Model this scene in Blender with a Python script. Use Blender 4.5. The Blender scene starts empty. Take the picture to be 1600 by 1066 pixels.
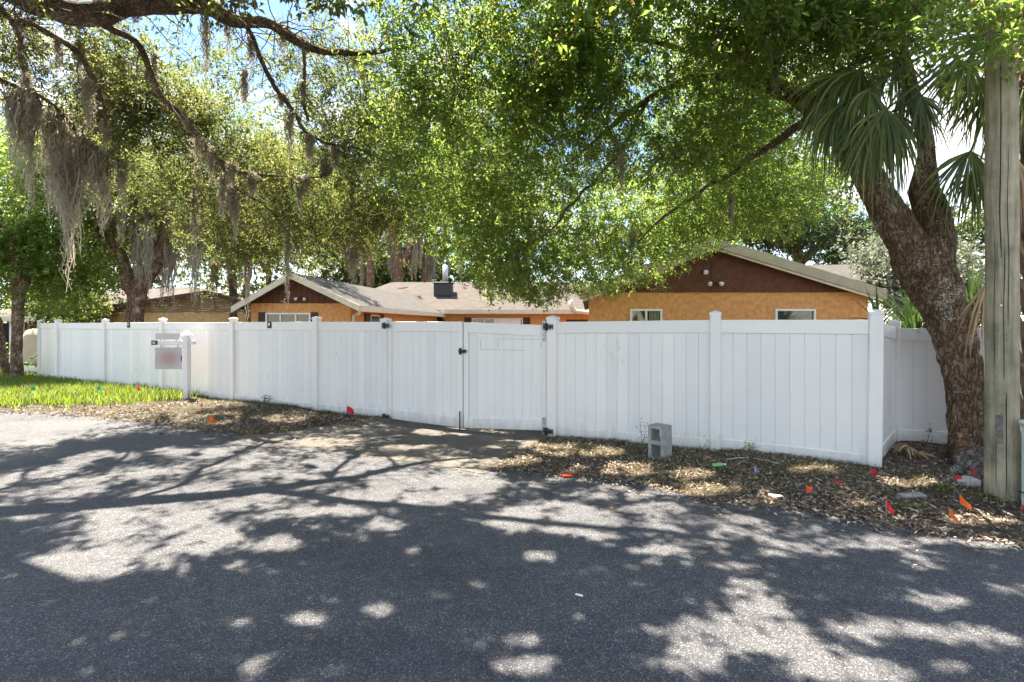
import bpy, math, random
import numpy as np
from mathutils import Vector, Matrix

random.seed(7)
RS = np.random.RandomState(11)
scene = bpy.context.scene
C = scene.collection

# ------------------------------------------------------------------ camera, sky, sun, exposure
EYE = 1.6
F = 800.0            # focal length in photo pixels (photo is 1600 wide)
HOR = 508.0          # horizon row in the photo
cam = bpy.data.cameras.new('camera')
cam.lens = 18.0
cam.sensor_width = 36.0
cam.shift_y = -(533.0 - HOR) / 1600.0
cam.clip_start = 0.05
cam.clip_end = 2000
camo = bpy.data.objects.new('camera', cam)
C.objects.link(camo)
camo.location = (0, 0, EYE)
camo.rotation_euler = (math.pi / 2, 0, 0)
scene.camera = camo

SUN_EL = math.radians(66)
SUN_H = np.array([-0.70, 0.714])
SUN = np.array([SUN_H[0] * math.cos(SUN_EL), SUN_H[1] * math.cos(SUN_EL), math.sin(SUN_EL)])

world = bpy.data.worlds.new('World')
scene.world = world
world.use_nodes = True
wn = world.node_tree
wn.nodes.clear()
w_out = wn.nodes.new('ShaderNodeOutputWorld')
w_bg = wn.nodes.new('ShaderNodeBackground')
w_bg.inputs['Strength'].default_value = 0.055
w_sky = wn.nodes.new('ShaderNodeTexSky')
w_sky.sky_type = 'NISHITA'
w_sky.sun_disc = False
w_sky.sun_elevation = SUN_EL
w_sky.sun_rotation = math.atan2(SUN_H[0], SUN_H[1])
w_sky.air_density = 1.0
w_sky.dust_density = 0.0
w_sky.ozone_density = 1.3
# scattered fair-weather clouds
w_tc = wn.nodes.new('ShaderNodeTexCoord')
w_map = wn.nodes.new('ShaderNodeMapping')
w_map.inputs['Scale'].default_value = (1, 1, 2.2)
w_map.inputs['Location'].default_value = (0.0, 0.0, 0.0)
w_nz = wn.nodes.new('ShaderNodeTexNoise')
w_nz.inputs['Scale'].default_value = 3.2
w_nz.inputs['Detail'].default_value = 6
w_nz.inputs['Roughness'].default_value = 0.55
w_rmp = wn.nodes.new('ShaderNodeValToRGB')
w_rmp.color_ramp.elements[0].position = 0.47
w_rmp.color_ramp.elements[1].position = 0.64
w_mix = wn.nodes.new('ShaderNodeMixRGB')
w_mix.inputs['Color2'].default_value = (7.2, 7.0, 6.8, 1)
wn.links.new(w_tc.outputs['Generated'], w_map.inputs['Vector'])
wn.links.new(w_map.outputs['Vector'], w_nz.inputs['Vector'])
wn.links.new(w_nz.outputs['Fac'], w_rmp.inputs['Fac'])
wn.links.new(w_rmp.outputs['Color'], w_mix.inputs['Fac'])
wn.links.new(w_sky.outputs['Color'], w_mix.inputs['Color1'])
wn.links.new(w_mix.outputs['Color'], w_bg.inputs['Color'])
wn.links.new(w_bg.outputs['Background'], w_out.inputs['Surface'])

sun = bpy.data.lights.new('sun', 'SUN')
sun.energy = 4.3
sun.angle = math.radians(0.53)
sun.color = (1.0, 0.90, 0.75)
suno = bpy.data.objects.new('sun', sun)
C.objects.link(suno)
suno.rotation_euler = Vector(SUN).to_track_quat('Z', 'Y').to_euler()
suno.location = (-10, 20, 30)

scene.view_settings.view_transform = 'Standard'
scene.view_settings.look = 'None'
scene.view_settings.gamma = 1.0
scene.view_settings.use_curve_mapping = False
scene.view_settings.exposure = 2.68
scene.render.engine = 'CYCLES'
scene.cycles.max_bounces = 6
scene.cycles.diffuse_bounces = 4
scene.cycles.glossy_bounces = 2
scene.cycles.transmission_bounces = 5
scene.cycles.sample_clamp_indirect = 6.0
scene.cycles.use_denoising = True
scene.cycles.use_adaptive_sampling = True
scene.cycles.adaptive_threshold = 0.015
scene.cycles.caustics_reflective = False
scene.cycles.caustics_refractive = False


# ------------------------------------------------------------------ small tools
def at(px, py, Y):
    """point seen at photo position (px, py) lying Y metres in front of the camera"""
    return np.array([(px - 800.0) / F * Y, Y, EYE - (py - HOR) / F * Y])


def ground(px, py, h=0.0):
    Y = F * (EYE - h) / (py - HOR)
    return np.array([(px - 800.0) / F * Y, Y, h])


def hash3(i, j, k, seed):
    n = (i * 374761393 + j * 668265263 + k * 2147483647 + seed * 1274126177) & 0xffffffff
    n = ((n ^ (n >> 13)) * 1274126177) & 0xffffffff
    n = ((n ^ (n >> 16)) * 2246822519) & 0xffffffff
    return (n & 0xffff) / 65535.0


def vnoise(p, seed=0):
    p = np.asarray(p, dtype=float)
    i = np.floor(p).astype(np.int64)
    f = p - i
    f = f * f * (3 - 2 * f)
    r = np.zeros(len(p))
    for dx in (0, 1):
        for dy in (0, 1):
            for dz in (0, 1):
                w = (f[:, 0] if dx else 1 - f[:, 0]) * (f[:, 1] if dy else 1 - f[:, 1]) * (f[:, 2] if dz else 1 - f[:, 2])
                r += w * hash3(i[:, 0] + dx, i[:, 1] + dy, i[:, 2] + dz, seed)
    return r


def n1(x, y=0.0, seed=0):
    return float(vnoise([[x, y, 0.37]], seed)[0])


class MB:
    """collects shapes and links them as ONE mesh object"""
    def __init__(self):
        self.v, self.f, self.m, self.sm = [], [], [], []
        self.n = 0

    def add(self, verts, faces, mi=0, smooth=False):
        self.v.extend([tuple(map(float, p)) for p in verts])
        for q in faces:
            self.f.append(tuple(i + self.n for i in q))
            self.m.append(mi)
            self.sm.append(smooth)
        self.n = len(self.v)
        return self

    def box(self, c, s, ax=None, mi=0):
        ax = np.eye(3) if ax is None else ax
        c = np.asarray(c, float)
        vs = []
        for z in (-.5, .5):
            for y in (-.5, .5):
                for x in (-.5, .5):
                    vs.append(c + ax[0] * x * s[0] + ax[1] * y * s[1] + ax[2] * z * s[2])
        return self.add(vs, [(0, 2, 3, 1), (4, 5, 7, 6), (0, 1, 5, 4), (2, 6, 7, 3), (0, 4, 6, 2), (1, 3, 7, 5)], mi)

    def bbox(self, c, s, ax=None, b=0.006, mi=0):
        """box with chamfered edges"""
        ax = np.eye(3) if ax is None else ax
        c = np.asarray(c, float)
        h = np.array(s) / 2
        vs, idx = [], {}
        for sx in (-1, 1):
            for sy in (-1, 1):
                for sz in (-1, 1):
                    for k in range(3):
                        p = np.array([sx, sy, sz]) * (h - b)
                        p[k] = (sx, sy, sz)[k] * h[k]
                        idx[(sx, sy, sz, k)] = len(vs)
                        vs.append(c + ax[0] * p[0] + ax[1] * p[1] + ax[2] * p[2])
        fs = []
        for k in range(3):
            a, d = [q for q in range(3) if q != k]
            for s_ in (-1, 1):
                loop = []
                for (u, w) in ((-1, -1), (1, -1), (1, 1), (-1, 1)):
                    t = [0, 0, 0]
                    t[k], t[a], t[d] = s_, u, w
                    loop.append(idx[(t[0], t[1], t[2], k)])
                fs.append(tuple(loop))
        for k in range(3):
            a, d = [q for q in range(3) if q != k]
            for u in (-1, 1):
                for w in (-1, 1):
                    t0, t1 = [0, 0, 0], [0, 0, 0]
                    t0[k], t1[k] = -1, 1
                    t0[a] = t1[a] = u
                    t0[d] = t1[d] = w
                    fs.append((idx[(*t0, a)], idx[(*t1, a)], idx[(*t1, d)], idx[(*t0, d)]))
        for sx in (-1, 1):
            for sy in (-1, 1):
                for sz in (-1, 1):
                    fs.append(tuple(idx[(sx, sy, sz, k)] for k in range(3)))
        return self.add(vs, fs, mi)

    def tube(self, pts, rad, sides=8, mi=0, cap=True, rough=0.0, seed=0, nscale=3.0):
        pts = np.asarray(pts, float)
        n = len(pts)
        rad = np.broadcast_to(np.asarray(rad, float), (n,))
        t = np.gradient(pts, axis=0)
        t /= np.linalg.norm(t, axis=1)[:, None] + 1e-9
        ref = np.array([0, 0, 1.0]) if abs(t[0][2]) < .9 else np.array([1.0, 0, 0])
        a = np.cross(t[0], ref)
        a /= np.linalg.norm(a)
        ang = np.arange(sides) / sides * 2 * math.pi
        rings = []
        for i in range(n):
            a = a - t[i] * a.dot(t[i])
            a /= np.linalg.norm(a) + 1e-9
            b = np.cross(t[i], a)
            rings.append(pts[i] + rad[i] * (np.cos(ang)[:, None] * a + np.sin(ang)[:, None] * b))
        V = np.concatenate(rings)
        if rough:
            cc = np.repeat(pts, sides, axis=0)
            d = V - cc
            nz = vnoise(V * nscale, seed) - .5 + .5 * (vnoise(V * nscale * 2.7 + 9, seed) - .5)
            V = cc + d * (1 + rough * nz)[:, None]
        fs = []
        for i in range(n - 1):
            for k in range(sides):
                k2 = (k + 1) % sides
                fs.append((i * sides + k, i * sides + k2, (i + 1) * sides + k2, (i + 1) * sides + k))
        if cap:
            fs.append(tuple(range(sides - 1, -1, -1)))
            fs.append(tuple((n - 1) * sides + k for k in range(sides)))
        return self.add(V, fs, mi, True)

    def prism(self, poly, vec, mi=0):
        poly = [np.asarray(p, float) for p in poly]
        k = len(poly)
        vec = np.asarray(vec, float)
        vs = poly + [p + vec for p in poly]
        fs = [tuple(range(k - 1, -1, -1)), tuple(range(k, 2 * k))]
        for i in range(k):
            j = (i + 1) % k
            fs.append((i, j, k + j, k + i))
        return self.add(vs, fs, mi)

    def build(self, name, mats, parent=None, kind=None):
        me = bpy.data.meshes.new(name)
        me.from_pydata(self.v, [], self.f)
        mats = mats if isinstance(mats, (list, tuple)) else [mats]
        for m in mats:
            me.materials.append(m)
        me.polygons.foreach_set('material_index', self.m)
        me.polygons.foreach_set('use_smooth', self.sm)
        me.update()
        return link(name, me, parent, kind)


def link(name, me, parent=None, kind=None):
    o = bpy.data.objects.new(name, me)
    C.objects.link(o)
    if parent is not None:
        setpar(o, parent)
    if kind:
        o['kind'] = kind
    return o


def setpar(o, parent):
    o.parent = parent
    root = parent
    o.matrix_parent_inverse = wm(parent).inverted()


def wm(o):
    m = Matrix.LocRotScale(o.location, o.rotation_euler, o.scale)
    if o.parent is not None:
        m = wm(o.parent) @ o.matrix_parent_inverse @ m
    return m


def empty(name, loc, label=None, cat=None, group=None):
    o = bpy.data.objects.new(name, None)
    o.empty_display_size = 0.2
    C.objects.link(o)
    o.location = [float(q) for q in loc]
    tag(o, label, cat, group)
    return o


def tag(o, label=None, cat=None, group=None, kind=None):
    if label:
        o['label'] = label
    if cat:
        o['category'] = cat
    if group:
        o['group'] = group
    if kind:
        o['kind'] = kind
    return o


def axes(rz):
    c, s = math.cos(rz), math.sin(rz)
    return np.array([[c, s, 0], [-s, c, 0], [0, 0, 1.0]])


def np_mesh(name, V, tris_or_quads, mats, parent=None, kind=None, smooth=False, matidx=None):
    V = np.asarray(V, np.float32)
    Fa = np.asarray(tris_or_quads, np.int32)
    k = Fa.shape[1]
    me = bpy.data.meshes.new(name)
    me.vertices.add(len(V))
    me.vertices.foreach_set('co', V.ravel())
    me.loops.add(Fa.size)
    me.loops.foreach_set('vertex_index', Fa.ravel())
    me.polygons.add(len(Fa))
    me.polygons.foreach_set('loop_start', np.arange(0, Fa.size, k, dtype=np.int32))
    me.polygons.foreach_set('loop_total', np.full(len(Fa), k, dtype=np.int32))
    if smooth:
        me.polygons.foreach_set('use_smooth', np.ones(len(Fa), bool))
    for m in (mats if isinstance(mats, (list, tuple)) else [mats]):
        me.materials.append(m)
    if matidx is not None:
        me.polygons.foreach_set('material_index', np.asarray(matidx, np.int32))
    me.update(calc_edges=True)
    return link(name, me, parent, kind)


# ------------------------------------------------------------------ materials
def new_mat(name):
    m = bpy.data.materials.new(name)
    m.use_nodes = True
    nt = m.node_tree
    b = nt.nodes['Principled BSDF']
    return m, nt, b


def L(nt, a, b):
    nt.links.new(a, b)


def tex_noise(nt, vec, scale, detail=4, rough=.55):
    n = nt.nodes.new('ShaderNodeTexNoise')
    n.inputs['Scale'].default_value = scale
    n.inputs['Detail'].default_value = detail
    n.inputs['Roughness'].default_value = rough
    if vec is not None:
        L(nt, vec, n.inputs['Vector'])
    return n


def ramp(nt, fac, stops):
    r = nt.nodes.new('ShaderNodeValToRGB')
    el = r.color_ramp.elements
    while len(el) < len(stops):
        el.new(0.5)
    for e, (p, c) in zip(el, stops):
        e.position = p
        e.color = (*c, 1)
    L(nt, fac, r.inputs['Fac'])
    return r


def coords(nt, kind='Object', scale=(1, 1, 1)):
    tc = nt.nodes.new('ShaderNodeTexCoord')
    mp = nt.nodes.new('ShaderNodeMapping')
    mp.inputs['Scale'].default_value = scale
    L(nt, tc.outputs[kind], mp.inputs['Vector'])
    return mp.outputs['Vector']


def bump(nt, b, height, strength=.3, dist=.02):
    bp = nt.nodes.new('ShaderNodeBump')
    bp.inputs['Strength'].default_value = strength
    bp.inputs['Distance'].default_value = dist
    L(nt, height, bp.inputs['Height'])
    L(nt, bp.outputs['Normal'], b.inputs['Normal'])
    return bp


def world_pos(nt, scale=(1, 1, 1)):
    g = nt.nodes.new('ShaderNodeNewGeometry')
    mp = nt.nodes.new('ShaderNodeMapping')
    mp.inputs['Scale'].default_value = scale
    L(nt, g.outputs['Position'], mp.inputs['Vector'])
    return mp.outputs['Vector']


def plain(name, col, rough=.6, var=.15, scale=8, bmp=0.0, bscale=60, metal=0.0, stretch=(1, 1, 1), spec=.4):
    m, nt, b = new_mat(name)
    vec = world_pos(nt, stretch)
    n = tex_noise(nt, vec, scale, 5)
    lo = [c * (1 - var) for c in col]
    hi = [min(1, c * (1 + var)) for c in col]
    r = ramp(nt, n.outputs['Fac'], [(.3, lo), (.7, hi)])
    L(nt, r.outputs['Color'], b.inputs['Base Color'])
    b.inputs['Roughness'].default_value = rough
    b.inputs['Metallic'].default_value = metal
    b.inputs['Specular IOR Level'].default_value = spec
    if bmp:
        n2 = tex_noise(nt, vec, bscale, 4)
        bump(nt, b, n2.outputs['Fac'], bmp, .02)
    return m


def leaf_mat(name, stops, trans, tmix=.45, rough=.45, clump=0.0):
    m, nt, b = new_mat(name)
    g = nt.nodes.new('ShaderNodeNewGeometry')
    r = ramp(nt, g.outputs['Random Per Island'], stops)
    rt = ramp(nt, g.outputs['Random Per Island'], trans)
    c1, c2 = r.outputs['Color'], rt.outputs['Color']
    if clump:                                          # sprays of older and younger leaves differ in hue
        n = tex_noise(nt, g.outputs['Position'], clump, 3, .6)
        rc_ = ramp(nt, n.outputs['Fac'], [(.30, (.72, .86, .80)), (.5, (1, 1, 1)), (.70, (1.28, 1.12, .95))])
        outs = []
        for c in (c1, c2):
            mu = nt.nodes.new('ShaderNodeMixRGB')
            mu.blend_type = 'MULTIPLY'
            mu.inputs['Fac'].default_value = 1
            L(nt, c, mu.inputs['Color1'])
            L(nt, rc_.outputs['Color'], mu.inputs['Color2'])
            outs.append(mu.outputs['Color'])
        c1, c2 = outs
    L(nt, c1, b.inputs['Base Color'])
    b.inputs['Roughness'].default_value = rough
    b.inputs['Specular IOR Level'].default_value = .35
    t = nt.nodes.new('ShaderNodeBsdfTranslucent')
    L(nt, c2, t.inputs['Color'])
    mx = nt.nodes.new('ShaderNodeMixShader')
    mx.inputs['Fac'].default_value = tmix
    L(nt, b.outputs['BSDF'], mx.inputs[1])
    L(nt, t.outputs['BSDF'], mx.inputs[2])
    L(nt, mx.outputs['Shader'], nt.nodes['Material Output'].inputs['Surface'])
    return m


def asphalt():
    m, nt, b = new_mat('asphalt')
    v = world_pos(nt)
    vo = nt.nodes.new('ShaderNodeTexVoronoi')
    vo.inputs['Scale'].default_value = 170
    L(nt, v, vo.inputs['Vector'])
    sp = ramp(nt, vo.outputs['Color'], [(.0, (.028, .030, .036)), (.5, (.053, .056, .064)), (.78, (.100, .100, .103)), (.97, (.26, .255, .248))])
    big = tex_noise(nt, v, .9, 5)
    mid = tex_noise(nt, v, 9, 4)
    rb = ramp(nt, big.outputs['Fac'], [(.3, (1.0, 1.0, 1.05)), (.7, (1.35, 1.32, 1.28))])
    rm = ramp(nt, mid.outputs['Fac'], [(.3, (.86, .86, .86)), (.7, (1.14, 1.13, 1.12))])
    m1 = nt.nodes.new('ShaderNodeMixRGB')
    m1.blend_type = 'MULTIPLY'
    m1.inputs['Fac'].default_value = 1
    L(nt, sp.outputs['Color'], m1.inputs['Color1'])
    L(nt, rb.outputs['Color'], m1.inputs['Color2'])
    m2 = nt.nodes.new('ShaderNodeMixRGB')
    m2.blend_type = 'MULTIPLY'
    m2.inputs['Fac'].default_value = 1
    L(nt, m1.outputs['Color'], m2.inputs['Color1'])
    L(nt, rm.outputs['Color'], m2.inputs['Color2'])
    st_ = tex_noise(nt, world_pos(nt, (.55, 1.1, 1)), .8, 7, .68)
    rs = ramp(nt, st_.outputs['Fac'], [(.34, (.70, .70, .71)), (.5, (1, 1, 1)), (.66, (1.14, 1.12, 1.09))])
    m4 = nt.nodes.new('ShaderNodeMixRGB')
    m4.blend_type = 'MULTIPLY'
    m4.inputs['Fac'].default_value = 1
    L(nt, m2.outputs['Color'], m4.inputs['Color1'])
    L(nt, rs.outputs['Color'], m4.inputs['Color2'])
    L(nt, m4.outputs['Color'], b.inputs['Base Color'])
    b.inputs['Roughness'].default_value = .82
    b.inputs['Specular IOR Level'].default_value = .3
    bump(nt, b, vo.outputs['Distance'], .55, .006)
    return m


def concrete_drive():
    m, nt, b = new_mat('worn driveway')
    v = world_pos(nt)
    vo = nt.nodes.new('ShaderNodeTexVoronoi')
    vo.inputs['Scale'].default_value = 110
    L(nt, v, vo.inputs['Vector'])
    sp = ramp(nt, vo.outputs['Color'], [(.0, (.045, .043, .040)), (.6, (.085, .079, .072)), (1, (.20, .185, .165))])
    n = tex_noise(nt, v, 2.2, 6)
    rb = ramp(nt, n.outputs['Fac'], [(.3, (.75, .74, .72)), (.7, (1.35, 1.28, 1.18))])
    m1 = nt.nodes.new('ShaderNodeMixRGB')
    m1.blend_type = 'MULTIPLY'
    m1.inputs['Fac'].default_value = 1
    L(nt, sp.outputs['Color'], m1.inputs['Color1'])
    L(nt, rb.outputs['Color'], m1.inputs['Color2'])
    L(nt, m1.outputs['Color'], b.inputs['Base Color'])
    b.inputs['Roughness'].default_value = .9
    bump(nt, b, vo.outputs['Distance'], .4, .005)
    return m


def bark(name, dark, light, lichen=None, sc=1.0, zs=.25):
    """furrowed bark: ridged noise cracks, plates of varied tone, specks of lichen"""
    m, nt, b = new_mat(name)
    v = world_pos(nt, (1, 1, zs))
    n1_ = tex_noise(nt, v, 13 * sc, 7, .62)
    sb_ = nt.nodes.new('ShaderNodeMath')
    sb_.operation = 'SUBTRACT'
    sb_.inputs[1].default_value = .5
    L(nt, n1_.outputs['Fac'], sb_.inputs[0])
    ab = nt.nodes.new('ShaderNodeMath')
    ab.operation = 'ABSOLUTE'
    L(nt, sb_.outputs[0], ab.inputs[0])
    r = ramp(nt, ab.outputs[0], [(.0, [c * .35 for c in dark]), (.035, dark), (.10, [(x + y) / 2 for x, y in zip(dark, light)]), (.2, light)])
    n2 = tex_noise(nt, world_pos(nt), 2.2 * sc, 5, .6)
    rt = ramp(nt, n2.outputs['Fac'], [(.32, (.62, .58, .55)), (.68, (1.25, 1.2, 1.15))])
    mu = nt.nodes.new('ShaderNodeMixRGB')
    mu.blend_type = 'MULTIPLY'
    mu.inputs['Fac'].default_value = 1
    L(nt, r.outputs['Color'], mu.inputs['Color1'])
    L(nt, rt.outputs['Color'], mu.inputs['Color2'])
    out = mu.outputs['Color']
    if lichen:
        n3 = tex_noise(nt, world_pos(nt), 34 * sc, 3, .6)
        n4 = tex_noise(nt, world_pos(nt), 3.1 * sc, 3, .5)
        m3 = nt.nodes.new('ShaderNodeMath')
        m3.operation = 'MULTIPLY'
        L(nt, n3.outputs['Fac'], m3.inputs[0])
        L(nt, n4.outputs['Fac'], m3.inputs[1])
        rl = ramp(nt, m3.outputs[0], [(.325, (0, 0, 0)), (.37, (1, 1, 1))])
        mx = nt.nodes.new('ShaderNodeMixRGB')
        L(nt, rl.outputs['Color'], mx.inputs['Fac'])
        L(nt, out, mx.inputs['Color1'])
        mx.inputs['Color2'].default_value = (*lichen, 1)
        out = mx.outputs['Color']
    L(nt, out, b.inputs['Base Color'])
    b.inputs['Roughness'].default_value = .9
    b.inputs['Specular IOR Level'].default_value = .2
    bump(nt, b, ab.outputs[0], 1.0, .10)
    return m


def vinyl():
    m, nt, b = new_mat('white vinyl')
    v = world_pos(nt)
    n = tex_noise(nt, v, 1.3, 6, .6)
    r = ramp(nt, n.outputs['Fac'], [(.3, (.79, .755, .72)), (.72, (.85, .815, .78))])
    # grime that creeps up from the soil: splash stains with a ragged edge
    g = nt.nodes.new('ShaderNodeNewGeometry')
    sx = nt.nodes.new('ShaderNodeSeparateXYZ')
    L(nt, g.outputs['Position'], sx.inputs['Vector'])
    n2 = tex_noise(nt, world_pos(nt, (6, 6, 2)), 1.5, 6, .7)
    ad = nt.nodes.new('ShaderNodeMath')
    ad.operation = 'MULTIPLY_ADD'
    ad.inputs[1].default_value = .55
    L(nt, n2.outputs['Fac'], ad.inputs[0])
    L(nt, sx.outputs['Z'], ad.inputs[2])
    rg = ramp(nt, ad.outputs[0], [(.22, (1, 1, 1)), (.46, (0, 0, 0))])
    mu = nt.nodes.new('ShaderNodeMath')
    mu.operation = 'MULTIPLY'
    mu.inputs[1].default_value = .6
    L(nt, rg.outputs['Color'], mu.inputs[0])
    mx = nt.nodes.new('ShaderNodeMixRGB')
    L(nt, mu.outputs[0], mx.inputs['Fac'])
    L(nt, r.outputs['Color'], mx.inputs['Color1'])
    mx.inputs['Color2'].default_value = (.42, .38, .32, 1)
    oi = nt.nodes.new('ShaderNodeObjectInfo')
    rv_ = ramp(nt, oi.outputs['Random'], [(0, (.93, .935, .94)), (1, (1.03, 1.02, 1.0))])
    mv = nt.nodes.new('ShaderNodeMixRGB')
    mv.blend_type = 'MULTIPLY'
    mv.inputs['Fac'].default_value = 1
    L(nt, mx.outputs['Color'], mv.inputs['Color1'])
    L(nt, rv_.outputs['Color'], mv.inputs['Color2'])
    # mildew specks and runs
    nk = tex_noise(nt, world_pos(nt, (1, 1, .35)), 22, 5, .7)
    nl = tex_noise(nt, v, 1.1, 3, .6)
    mk = nt.nodes.new('ShaderNodeMath')
    mk.operation = 'MULTIPLY'
    L(nt, nk.outputs['Fac'], mk.inputs[0])
    L(nt, nl.outputs['Fac'], mk.inputs[1])
    rk_ = ramp(nt, mk.outputs[0], [(.37, (0, 0, 0)), (.46, (.55, .55, .55))])
    md = nt.nodes.new('ShaderNodeMixRGB')
    L(nt, rk_.outputs['Color'], md.inputs['Fac'])
    L(nt, mv.outputs['Color'], md.inputs['Color1'])
    md.inputs['Color2'].default_value = (.40, .41, .36, 1)
    L(nt, md.outputs['Color'], b.inputs['Base Color'])
    b.inputs['Roughness'].default_value = .42
    n3 = tex_noise(nt, v, 2.0, 2)
    bump(nt, b, n3.outputs['Fac'], .25, .05)
    return m


def shingles(name, a, c):
    m, nt, b = new_mat(name)
    v = world_pos(nt)
    br = nt.nodes.new('ShaderNodeTexBrick')
    br.inputs['Scale'].default_value = 3.3
    br.inputs['Color1'].default_value = (*a, 1)
    br.inputs['Color2'].default_value = (*c, 1)
    br.inputs['Mortar'].default_value = (*[q * .55 for q in a], 1)
    br.inputs['Mortar Size'].default_value = .012
    L(nt, v, br.inputs['Vector'])
    n = tex_noise(nt, v, 2.5, 6, .65)
    rb = ramp(nt, n.outputs['Fac'], [(.3, (.72, .72, .74)), (.7, (1.25, 1.22, 1.18))])
    m1 = nt.nodes.new('ShaderNodeMixRGB')
    m1.blend_type = 'MULTIPLY'
    m1.inputs['Fac'].default_value = 1
    L(nt, br.outputs['Color'], m1.inputs['Color1'])
    L(nt, rb.outputs['Color'], m1.inputs['Color2'])
    L(nt, m1.outputs['Color'], b.inputs['Base Color'])
    b.inputs['Roughness'].default_value = .95
    n2 = tex_noise(nt, v, 120, 2)
    bump(nt, b, n2.outputs['Fac'], .5, .01)
    return m


def pole_wood():
    m, nt, b = new_mat('weathered pole wood')
    v = world_pos(nt, (14, 14, .8))
    n = tex_noise(nt, v, 2.2, 8, .65)
    r = ramp(nt, n.outputs['Fac'], [(.28, (.16, .14, .095)), (.42, (.29, .26, .19)), (.6, (.38, .345, .25)), (.75, (.46, .42, .33))])
    n2 = tex_noise(nt, world_pos(nt), 3.0, 7, .65)
    rb = ramp(nt, n2.outputs['Fac'], [(.34, (.50, .53, .49)), (.5, (.86, .85, .82)), (.66, (1.12, 1.07, 1.0))])
    m1 = nt.nodes.new('ShaderNodeMixRGB')
    m1.blend_type = 'MULTIPLY'
    m1.inputs['Fac'].default_value = 1
    L(nt, r.outputs['Color'], m1.inputs['Color1'])
    L(nt, rb.outputs['Color'], m1.inputs['Color2'])
    L(nt, m1.outputs['Color'], b.inputs['Base Color'])
    b.inputs['Roughness'].default_value = .9
    b.inputs['Specular IOR Level'].default_value = .2
    bump(nt, b, n.outputs['Fac'], .7, .02)
    return m


def stucco(name, col):
    m = plain(name, col, .9, .22, 9, 1.0, 30, spec=.2)
    return m


M = {}
M['asphalt'] = asphalt()
M['drive'] = concrete_drive()
M['soil'] = plain('verge soil', (.085, .067, .05), .95, .45, 7, .8, 40, spec=.1)
M['yard'] = plain('yard ground', (.10, .095, .05), .95, .3, 3, .5, 30, spec=.1)
M['vinyl'] = vinyl()
M['black'] = plain('black hardware', (.018, .018, .02), .45, .2)
M['steel'] = plain('galvanised steel', (.48, .48, .47), .45, .2, 20, metal=.7)
M['block'] = plain('concrete block', (.36, .35, .335), .95, .2, 14, .8, 90, spec=.15)
M['oakbark'] = bark('oak bark', (.15, .100, .064), (.40, .29, .195), (.52, .48, .40), 1.5, .35)
M['limbbark'] = bark('limb bark', (.16, .12, .09), (.38, .30, .23), (.44, .40, .34), 1.6, 1.0)
M['twig'] = plain('twig bark', (.17, .135, .105), .9, .3, 15, spec=.1)
M['palmboot'] = plain('palm boots', (.24, .165, .105), .9, .4, 9, .6, 40, spec=.15)
M['pole'] = pole_wood()
M['orange'] = stucco('orange stucco', (.59, .295, .115))
M['brown'] = stucco('brown stucco', (.115, .050, .032))
M['trim'] = plain('cream trim', (.60, .55, .44), .7, .1, 6)
M['fascia'] = plain('tan fascia', (.34, .31, .21), .7, .1, 3)
M['shingle'] = shingles('grey shingles', (.053, .050, .046), (.070, .065, .059))
M['shingle2'] = shingles('pink tan shingles', (.066, .056, .048), (.084, .071, .061))
M['darkwood'] = plain('dark brown shutter', (.05, .022, .014), .6, .2)
M['frame'] = plain('white window frame', (.72, .71, .66), .5, .06)
M['siding'] = plain('tan siding', (.27, .185, .105), .75, .12, 5)
M['yellow'] = stucco('pale yellow stucco', (.60, .44, .23))
M['ofascia'] = plain('oxblood fascia', (.10, .045, .03), .7, .2)
M['tarp'] = plain('beige canvas cover', (.55, .44, .33), .85, .1, 3, .4, 8)
M['white'] = plain('white paint', (.78, .77, .75), .5, .05)
M['signwhite'] = plain('sign post paint', (.80, .77, .76), .5, .05)
M['pedestal'] = plain('pale green pedestal', (.46, .50, .45), .55, .08, 5)
M['rock'] = plain('pale rock', (.40, .38, .36), .95, .35, 12, 1.0, 30, spec=.1)
M['deadwood'] = bark('grey dead wood', (.14, .125, .11), (.34, .32, .29), (.46, .44, .40), 1.5, 1.0)
M['brownstraw'] = leaf_mat('dry frond', [(0, (.30, .19, .10)), (1, (.52, .36, .21))], [(0, (.20, .12, .06)), (1, (.3, .2, .1))], .2, .7)
M['cable'] = plain('cable', (.33, .33, .33), .6, .1)
M['paper'] = plain('paper litter', (.78, .77, .74), .8, .05)
M['chim'] = plain('dark sheet metal', (.05, .05, .055), .5, .3, 8, metal=.3)
M['void'] = plain('dark interior', (.012, .011, .010), .9, .2)  # near-black colour painted for shade in openings; also colours the pole cracks
M['curtain'] = plain('green blind', (.22, .26, .15), .8, .2)
M['glass'] = plain('window glass', (.03, .035, .035), .05, .2, 2, spec=.9)
for nm, col in (('red', (.62, .015, .03)), ('orangered', (.78, .075, .015)), ('green', (.005, .22, .13)), ('blue', (.08, .22, .62)), ('orangef', (.85, .16, .02))):
    m, nt, b = new_mat('flag ' + nm)
    b.inputs['Base Color'].default_value = (*col, 1)
    b.inputs['Roughness'].default_value = .45
    t = nt.nodes.new('ShaderNodeBsdfTranslucent')
    t.inputs['Color'].default_value = (*col, 1)
    mx = nt.nodes.new('ShaderNodeMixShader')
    mx.inputs['Fac'].default_value = .4
    L(nt, b.outputs['BSDF'], mx.inputs[1])
    L(nt, t.outputs['BSDF'], mx.inputs[2])
    L(nt, mx.outputs['Shader'], nt.nodes['Material Output'].inputs['Surface'])
    M['f' + nm] = m
BR = (.16, .10, .05)
M['leaf_mid'] = leaf_mat('oak leaf', [(0, (.060, .100, .024)), (.5, (.090, .138, .034)), (.93, (.115, .160, .044)), (.97, BR)], [(0, (.29, .46, .08)), (.6, (.375, .535, .105)), (.93, (.46, .59, .135)), (.97, (.48, .34, .12))], .57, .55, 1.6)
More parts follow.
